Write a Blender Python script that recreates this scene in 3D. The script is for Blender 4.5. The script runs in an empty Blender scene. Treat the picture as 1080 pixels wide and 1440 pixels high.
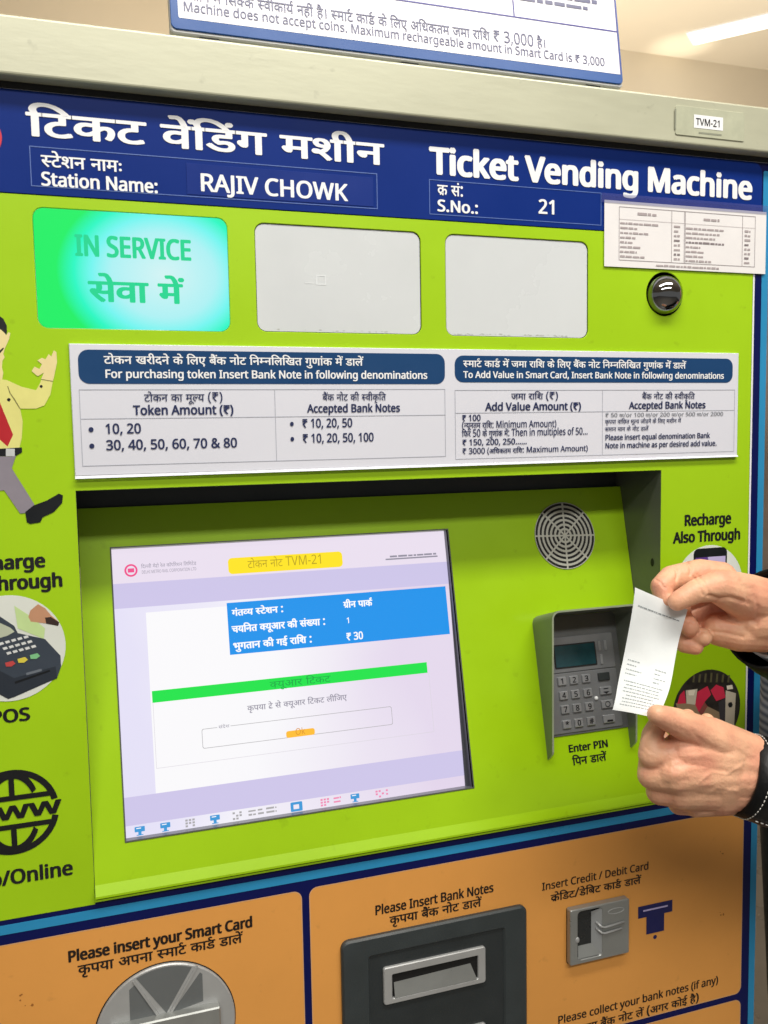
import bpy, bmesh, math, random
from mathutils import Vector, Matrix
from mathutils.geometry import tessellate_polygon

# ------------------------------------------------------------------ camera, light, exposure
scn = bpy.context.scene
COL = scn.collection
EYE = 1.45                                     # camera height; the machine's front is the plane y = 0

def make_camera():
    cam = bpy.data.cameras.new('camera')
    o = bpy.data.objects.new('camera', cam)
    COL.objects.link(o)
    yaw, pitch, roll = -0.326792, 0.0874222, -0.0177217
    ca, sa, cb, sb, cc, sc = math.cos(yaw), math.sin(yaw), math.cos(pitch), math.sin(pitch), math.cos(roll), math.sin(roll)
    Ry = Matrix(((ca, 0, sa), (0, 1, 0), (-sa, 0, ca)))
    Rx = Matrix(((1, 0, 0), (0, cb, -sb), (0, sb, cb)))
    Rz = Matrix(((cc, -sc, 0), (sc, cc, 0), (0, 0, 1)))
    R = Rz @ Rx @ Ry                           # rows: right, down, forward in (x, down, y)
    W = lambda r: Vector((r[0], r[2], -r[1]))
    right, up, back = W(R[0]), -W(R[1]), -W(R[2])
    M = Matrix((right, up, back)).transposed().to_4x4()
    M.translation = (0, -0.8, EYE)
    o.matrix_world = M
    cam.sensor_fit = 'AUTO'
    cam.sensor_width = 36
    cam.lens = 1260.8 / 1440 * 36
    cam.clip_start = 0.02
    cam.clip_end = 200
    cam.dof.use_dof = True
    cam.dof.focus_distance = 0.86
    cam.dof.aperture_fstop = 13
    scn.camera = o
make_camera()

world = bpy.data.worlds.new('World')
scn.world = world
world.use_nodes = True
bgn = world.node_tree.nodes['Background']
bgn.inputs[0].default_value = (1.0, 0.97, 0.93, 1)
bgn.inputs[1].default_value = 0.27

def area(name, loc, sx, sy, power, col=(1, 0.96, 0.9), rot=(0, 0, 0)):
    l = bpy.data.lights.new(name, 'AREA')
    l.shape = 'RECTANGLE'
    l.size, l.size_y, l.energy, l.color = sx, sy, power, col
    o = bpy.data.objects.new(name, l)
    o.location, o.rotation_euler = loc, rot
    COL.objects.link(o)
    return o
area('ceiling_lamp_row', (0.1, -2.15, 2.93), 2.6, 0.35, 62)
area('ceiling_lamp_near', (0.5, -0.85, 2.93), 2.0, 0.3, 42)
area('ceiling_fill', (1.3, 1.5, 1.35), 2.4, 0.4, 60, (1, 0.96, 0.90), (math.pi, 0, 0))  # added fill, unseen behind the machine, brightens the ceiling

up = bpy.data.lights.new('ceiling_glow_spot', 'SPOT')  # added spot without a fixture, out of view: casts the soft ceiling glow
up.energy, up.spot_size, up.spot_blend, up.shadow_soft_size, up.color = 75, math.radians(11), 1.0, 0.03, (1, 0.97, 0.88)
uo = bpy.data.objects.new('ceiling_glow_spot', up)
uo.location, uo.rotation_euler = (2.40, 2.40, 1.3), (math.pi, 0, 0)
COL.objects.link(uo)

scn.view_settings.view_transform = 'Standard'
scn.view_settings.look = 'None'
scn.view_settings.exposure = 0
scn.view_settings.gamma = 1
scn.view_settings.use_curve_mapping = False
scn.cycles.use_denoising = True
scn.cycles.max_bounces = 8

# ------------------------------------------------------------------ materials
def lin(c):
    if isinstance(c, str):
        c = [int(c[i:i + 2], 16) for i in (0, 2, 4)]
    c = [x / 255 for x in c]
    return tuple(x / 12.92 if x <= 0.04045 else ((x + 0.055) / 1.055) ** 2.4 for x in c) + (1,)

MATS = {}
def mat(name, col, rough=0.4, metal=0.0, var=0.06, scale=9, bump=0.0, bscale=300, coat=0.0, spec=0.5, fine=0.0, sss=0.0, stretch=None):
    if name in MATS:
        return MATS[name]
    m = bpy.data.materials.new(name)
    m.use_nodes = True
    nt = m.node_tree
    N, L = nt.nodes, nt.links
    p = N['Principled BSDF']
    c = lin(col)
    p.inputs['Roughness'].default_value = rough
    p.inputs['Metallic'].default_value = metal
    p.inputs['Specular IOR Level'].default_value = spec
    p.inputs['Coat Weight'].default_value = coat
    p.inputs['Coat Roughness'].default_value = 0.12
    tc = N.new('ShaderNodeTexCoord')
    vec = tc.outputs['Object']
    if stretch:
        mp = N.new('ShaderNodeMapping')
        mp.inputs['Scale'].default_value = stretch
        L.new(vec, mp.inputs['Vector'])
        vec = mp.outputs['Vector']
    nz = N.new('ShaderNodeTexNoise')
    nz.inputs['Scale'].default_value = scale
    nz.inputs['Detail'].default_value = 6
    nz.inputs['Roughness'].default_value = 0.62
    L.new(vec, nz.inputs['Vector'])
    mr = N.new('ShaderNodeMapRange')
    mr.inputs[1].default_value, mr.inputs[2].default_value = 0.3, 0.7
    mr.inputs[3].default_value, mr.inputs[4].default_value = 1 - var, 1 + var
    L.new(nz.outputs['Fac'], mr.inputs[0])
    mul = N.new('ShaderNodeMix')
    mul.data_type, mul.blend_type = 'RGBA', 'MULTIPLY'
    mul.inputs[0].default_value = 1
    mul.inputs[6].default_value = c
    L.new(mr.outputs[0], mul.inputs[7])
    out = mul.outputs[2]
    if fine:                                    # small specks of dirt
        n2 = N.new('ShaderNodeTexNoise')
        n2.inputs['Scale'].default_value = 70
        n2.inputs['Detail'].default_value = 3
        L.new(tc.outputs['Object'], n2.inputs['Vector'])
        r2 = N.new('ShaderNodeMapRange')
        r2.inputs[1].default_value, r2.inputs[2].default_value = 0.66, 0.74
        r2.inputs[3].default_value, r2.inputs[4].default_value = 1.0, 1 - fine
        L.new(n2.outputs['Fac'], r2.inputs[0])
        m2 = N.new('ShaderNodeMix')
        m2.data_type, m2.blend_type = 'RGBA', 'MULTIPLY'
        m2.inputs[0].default_value = 1
        L.new(out, m2.inputs[6])
        L.new(r2.outputs[0], m2.inputs[7])
        out = m2.outputs[2]
    L.new(out, p.inputs['Base Color'])
    rr = N.new('ShaderNodeMapRange')
    rr.inputs[1].default_value, rr.inputs[2].default_value = 0.3, 0.7
    rr.inputs[3].default_value, rr.inputs[4].default_value = rough * 0.8, min(1, rough * 1.25)
    L.new(nz.outputs['Fac'], rr.inputs[0])
    L.new(rr.outputs[0], p.inputs['Roughness'])
    if bump:
        n3 = N.new('ShaderNodeTexNoise')
        n3.inputs['Scale'].default_value = bscale
        n3.inputs['Detail'].default_value = 4
        L.new(vec, n3.inputs['Vector'])
        b = N.new('ShaderNodeBump')
        b.inputs['Strength'].default_value = bump
        b.inputs['Distance'].default_value = 0.002
        L.new(n3.outputs['Fac'], b.inputs['Height'])
        L.new(b.outputs['Normal'], p.inputs['Normal'])
    if sss:
        p.inputs['Subsurface Weight'].default_value = sss
        p.inputs['Subsurface Radius'].default_value = (0.012, 0.005, 0.003)
        p.inputs['Subsurface Scale'].default_value = 0.5
    MATS[name] = m
    return m

def emit(name, col, strength=1.0, rough=0.25, base=(20, 20, 22)):
    if name in MATS:
        return MATS[name]
    m = bpy.data.materials.new(name)
    m.use_nodes = True
    p = m.node_tree.nodes['Principled BSDF']
    p.inputs['Base Color'].default_value = lin(base)
    p.inputs['Roughness'].default_value = rough
    p.inputs['Emission Color'].default_value = lin(col)
    p.inputs['Emission Strength'].default_value = strength
    MATS[name] = m
    return m

# ------------------------------------------------------------------ surfaces and mesh building
class Surf:
    """A flat face of an object: a runs right, b runs down, l is the height above the face."""
    def __init__(s, o, ua, ub, n):
        s.o, s.ua, s.ub, s.n = Vector(o), Vector(ua), Vector(ub), Vector(n)
    def __call__(s, a, b, l=0.0):
        return s.o + s.ua * a + s.ub * b + s.n * l

FRONT = Surf((0, 0, EYE), (1, 0, 0), (0, 0, -1), (0, -1, 0))
TILT = math.atan(0.235)
PANEL = Surf((0, 0.07504, EYE - 0.06456), (1, 0, 0), (0, -math.sin(TILT), -math.cos(TILT)), (0, -math.cos(TILT), math.sin(TILT)))
SGA = math.radians(9)
SIGN = Surf((0, -0.014, EYE + 0.334), (1, 0, 0), (0, -math.sin(SGA), -math.cos(SGA)), (0, -math.cos(SGA), math.sin(SGA)))

def rect(a0, b0, a1, b1):
    return [(a0, b0), (a1, b0), (a1, b1), (a0, b1)]

def rrect(a0, b0, a1, b1, r, n=6):
    out = []
    for cx, cy, s in ((a1 - r, b0 + r, -90), (a1 - r, b1 - r, 0), (a0 + r, b1 - r, 90), (a0 + r, b0 + r, 180)):
        for i in range(n + 1):
            t = math.radians(s + 90 * i / n)
            out.append((cx + r * math.cos(t), cy + r * math.sin(t)))
    return out

def ell(cx, cy, rx, ry=None, n=40, t0=0, t1=360):
    ry = rx if ry is None else ry
    full = abs(t1 - t0) >= 360
    k = n if full else n + 1
    return [(cx + rx * math.cos(math.radians(t0 + (t1 - t0) * i / n)), cy + ry * math.sin(math.radians(t0 + (t1 - t0) * i / n))) for i in range(k)]

def ring_sector(cx, cy, r0, r1, t0, t1, n=10):
    return ell(cx, cy, r1, r1, n, t0, t1) + ell(cx, cy, r0, r0, n, t1, t0)

def stroke(a0, b0, a1, b1, w):
    dx, dy = a1 - a0, b1 - b0
    L = math.hypot(dx, dy) or 1
    nx, ny = -dy / L * w / 2, dx / L * w / 2
    return [(a0 + nx, b0 + ny), (a1 + nx, b1 + ny), (a1 - nx, b1 - ny), (a0 - nx, b0 - ny)]

def area2(p):
    return sum(p[i][0] * p[(i + 1) % len(p)][1] - p[(i + 1) % len(p)][0] * p[i][1] for i in range(len(p))) / 2

def inset(p, d):
    """Move a loop inwards (d > 0) by d along its vertex normals."""
    sg = 1 if area2(p) > 0 else -1
    out = []
    n = len(p)
    for i in range(n):
        a, b, c = p[i - 1], p[i], p[(i + 1) % n]
        e1 = Vector((b[0] - a[0], b[1] - a[1])); e2 = Vector((c[0] - b[0], c[1] - b[1]))
        if e1.length < 1e-9 or e2.length < 1e-9:
            out.append(b); continue
        e1.normalize(); e2.normalize()
        n1 = Vector((-e1.y, e1.x)) * sg; n2 = Vector((-e2.y, e2.x)) * sg
        m = n1 + n2
        k = max(0.3, 1 + n1.dot(n2))
        out.append((b[0] + m.x / k * d, b[1] + m.y / k * d))
    return out

def inside(p, loop):
    r = False
    for (x0, y0), (x1, y1) in zip(loop, loop[1:] + loop[:1]):
        if (y0 > p[1]) != (y1 > p[1]) and p[0] < (x1 - x0) * (p[1] - y0) / (y1 - y0) + x0:
            r = not r
    return r

def tess(loops):
    """Fill loops: every outer loop with the holes that lie in it."""
    loops = [list(l) for l in loops]
    depth = [sum(inside(l[0], o) for o in loops if o is not l) for l in loops]
    vs, fs = [], []
    for l, d in zip(loops, depth):
        if d % 2:
            continue
        grp = [l] + [h for h, e in zip(loops, depth) if e == d + 1 and inside(h[0], l)]
        o = len(vs)
        vs += [q for g in grp for q in g]
        fs += [tuple(i + o for i in t) for t in tessellate_polygon([[Vector((x, y, 0)) for x, y in g] for g in grp])]
    return vs, fs

class MB:
    def __init__(s):
        s.v, s.f, s.m, s.mats, s.sm = [], [], [], [], []
    def mi(s, m):
        if m not in s.mats:
            s.mats.append(m)
        return s.mats.index(m)
    def add(s, verts, faces, m, smooth=False):
        o, k = len(s.v), s.mi(m)
        s.v.extend(tuple(v) for v in verts)
        for f in faces:
            s.f.append(tuple(i + o for i in f)); s.m.append(k); s.sm.append(smooth)
        return s
    def flat(s, S, loops, l, m):
        if loops and isinstance(loops[0][0], (int, float)):
            loops = [loops]
        vs, tr = tess(loops)
        pts = [S(a, b, l) for a, b in vs]
        out = []
        for t in tr:
            p, q, r = (pts[i] for i in t)
            nn = (q - p).cross(r - p)
            out.append(tuple(t) if nn.dot(S.n) > 0 else tuple(reversed(t)))
        return s.add(pts, out, m)
    def prism(s, S, outer, l0, l1, m, holes=(), ch=0.0, ms=None, bottom=False):
        """Sides from l0 up to l1 with a cap at l1 and a small chamfer ch."""
        ms = ms or m
        loops = [list(outer)] + [list(h) for h in holes]
        tops = [inset(loops[0], ch)] + [inset(h, -ch) for h in loops[1:]] if ch else loops
        for lo, tp in zip(loops, tops):
            n = len(lo)
            ring = [S(a, b, l0) for a, b in lo] + [S(a, b, l1 - ch) for a, b in lo]
            fs = [(i, (i + 1) % n, n + (i + 1) % n, n + i) for i in range(n)]
            s.add(ring, fs, ms)
            if ch:
                ring = [S(a, b, l1 - ch) for a, b in lo] + [S(a, b, l1) for a, b in tp]
                s.add(ring, fs, m)
        s.flat(S, tops, l1, m)
        if bottom:
            s.flat(S, loops, l0, m)
        return s
    def box(s, x0, y0, z0, x1, y1, z1, m):
        vs = [(x, y, z) for x in (x0, x1) for y in (y0, y1) for z in (z0, z1)]
        fs = [(0, 1, 3, 2), (4, 6, 7, 5), (0, 4, 5, 1), (2, 3, 7, 6), (0, 2, 6, 4), (1, 5, 7, 3)]
        return s.add(vs, fs, m)
    def ball(s, c, r, m, nu=24, nv=14, sc=(1, 1, 1)):
        vs, fs = [], []
        for j in range(nv + 1):
            ph = math.pi * j / nv
            for i in range(nu):
                th = 2 * math.pi * i / nu
                vs.append((c[0] + r * sc[0] * math.sin(ph) * math.cos(th), c[1] + r * sc[1] * math.sin(ph) * math.sin(th), c[2] + r * sc[2] * math.cos(ph)))
        for j in range(nv):
            for i in range(nu):
                a, b = j * nu + i, j * nu + (i + 1) % nu
                fs.append((a, b, b + nu, a + nu))
        return s.add(vs, fs, m, True)
    def tube(s, pts, r, m, n=10, closed=False):
        pts = [Vector(p) for p in pts]
        vs, fs = [], []
        k = len(pts)
        for i, p in enumerate(pts):
            t = (pts[(i + 1) % k if closed else min(i + 1, k - 1)] - pts[i - 1 if (closed or i) else 0]).normalized()
            u = t.orthogonal().normalized(); w = t.cross(u)
            if i and vs:                        # keep the frame from twisting
                u = (pu - t * pu.dot(t)).normalized(); w = t.cross(u)
            pu = u
            for j in range(n):
                a = 2 * math.pi * j / n
                vs.append(p + (u * math.cos(a) + w * math.sin(a)) * r)
        for i in range(k if closed else k - 1):
            for j in range(n):
                a, b = i * n + j, i * n + (j + 1) % n
                c, d = ((i + 1) % k) * n + (j + 1) % n, ((i + 1) % k) * n + j
                fs.append((a, b, c, d))
        if not closed:
            fs.append(tuple(range(n))[::-1]); fs.append(tuple((k - 1) * n + j for j in range(n)))
        return s.add(vs, fs, m, True)
    def build(s, name, parent=None, bevel=0.0, seg=2, recalc=False):
        org = Vector((0, 0, 0))
        if parent is not None:
            q = parent
            while q.parent:
                q = q.parent
            org = ORIGIN.get(q, Vector((0, 0, 0)))
        me = bpy.data.meshes.new(name)
        me.from_pydata([Vector(v) - org for v in s.v], [], s.f)
        for m in s.mats:
            me.materials.append(m)
        for p, k, sm in zip(me.polygons, s.m, s.sm):
            p.material_index = k
            p.use_smooth = sm
        me.update()
        if recalc:
            bm = bmesh.new(); bm.from_mesh(me)
            bmesh.ops.remove_doubles(bm, verts=bm.verts, dist=1e-6)
            bmesh.ops.recalc_face_normals(bm, faces=bm.faces)
            bm.to_mesh(me); bm.free()
        o = bpy.data.objects.new(name, me)
        COL.objects.link(o)
        if parent is not None:
            o.parent = parent
        if bevel:
            b = o.modifiers.new('bevel', 'BEVEL')
            b.width, b.segments, b.limit_method, b.angle_limit = bevel, seg, 'ANGLE', math.radians(40)
        return o

ORIGIN = {}
def tag(o, label=None, cat=None, group=None, kind=None):
    for k, v in (('label', label), ('category', cat), ('group', group), ('kind', kind)):
        if v:
            o[k] = v
    return o

def thing(name, loc, label, cat, group=None):
    o = bpy.data.objects.new(name, None)
    o.empty_display_size = 0.05
    o.location = loc
    COL.objects.link(o)
    ORIGIN[o] = Vector(loc)
    return tag(o, label, cat, group)

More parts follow.
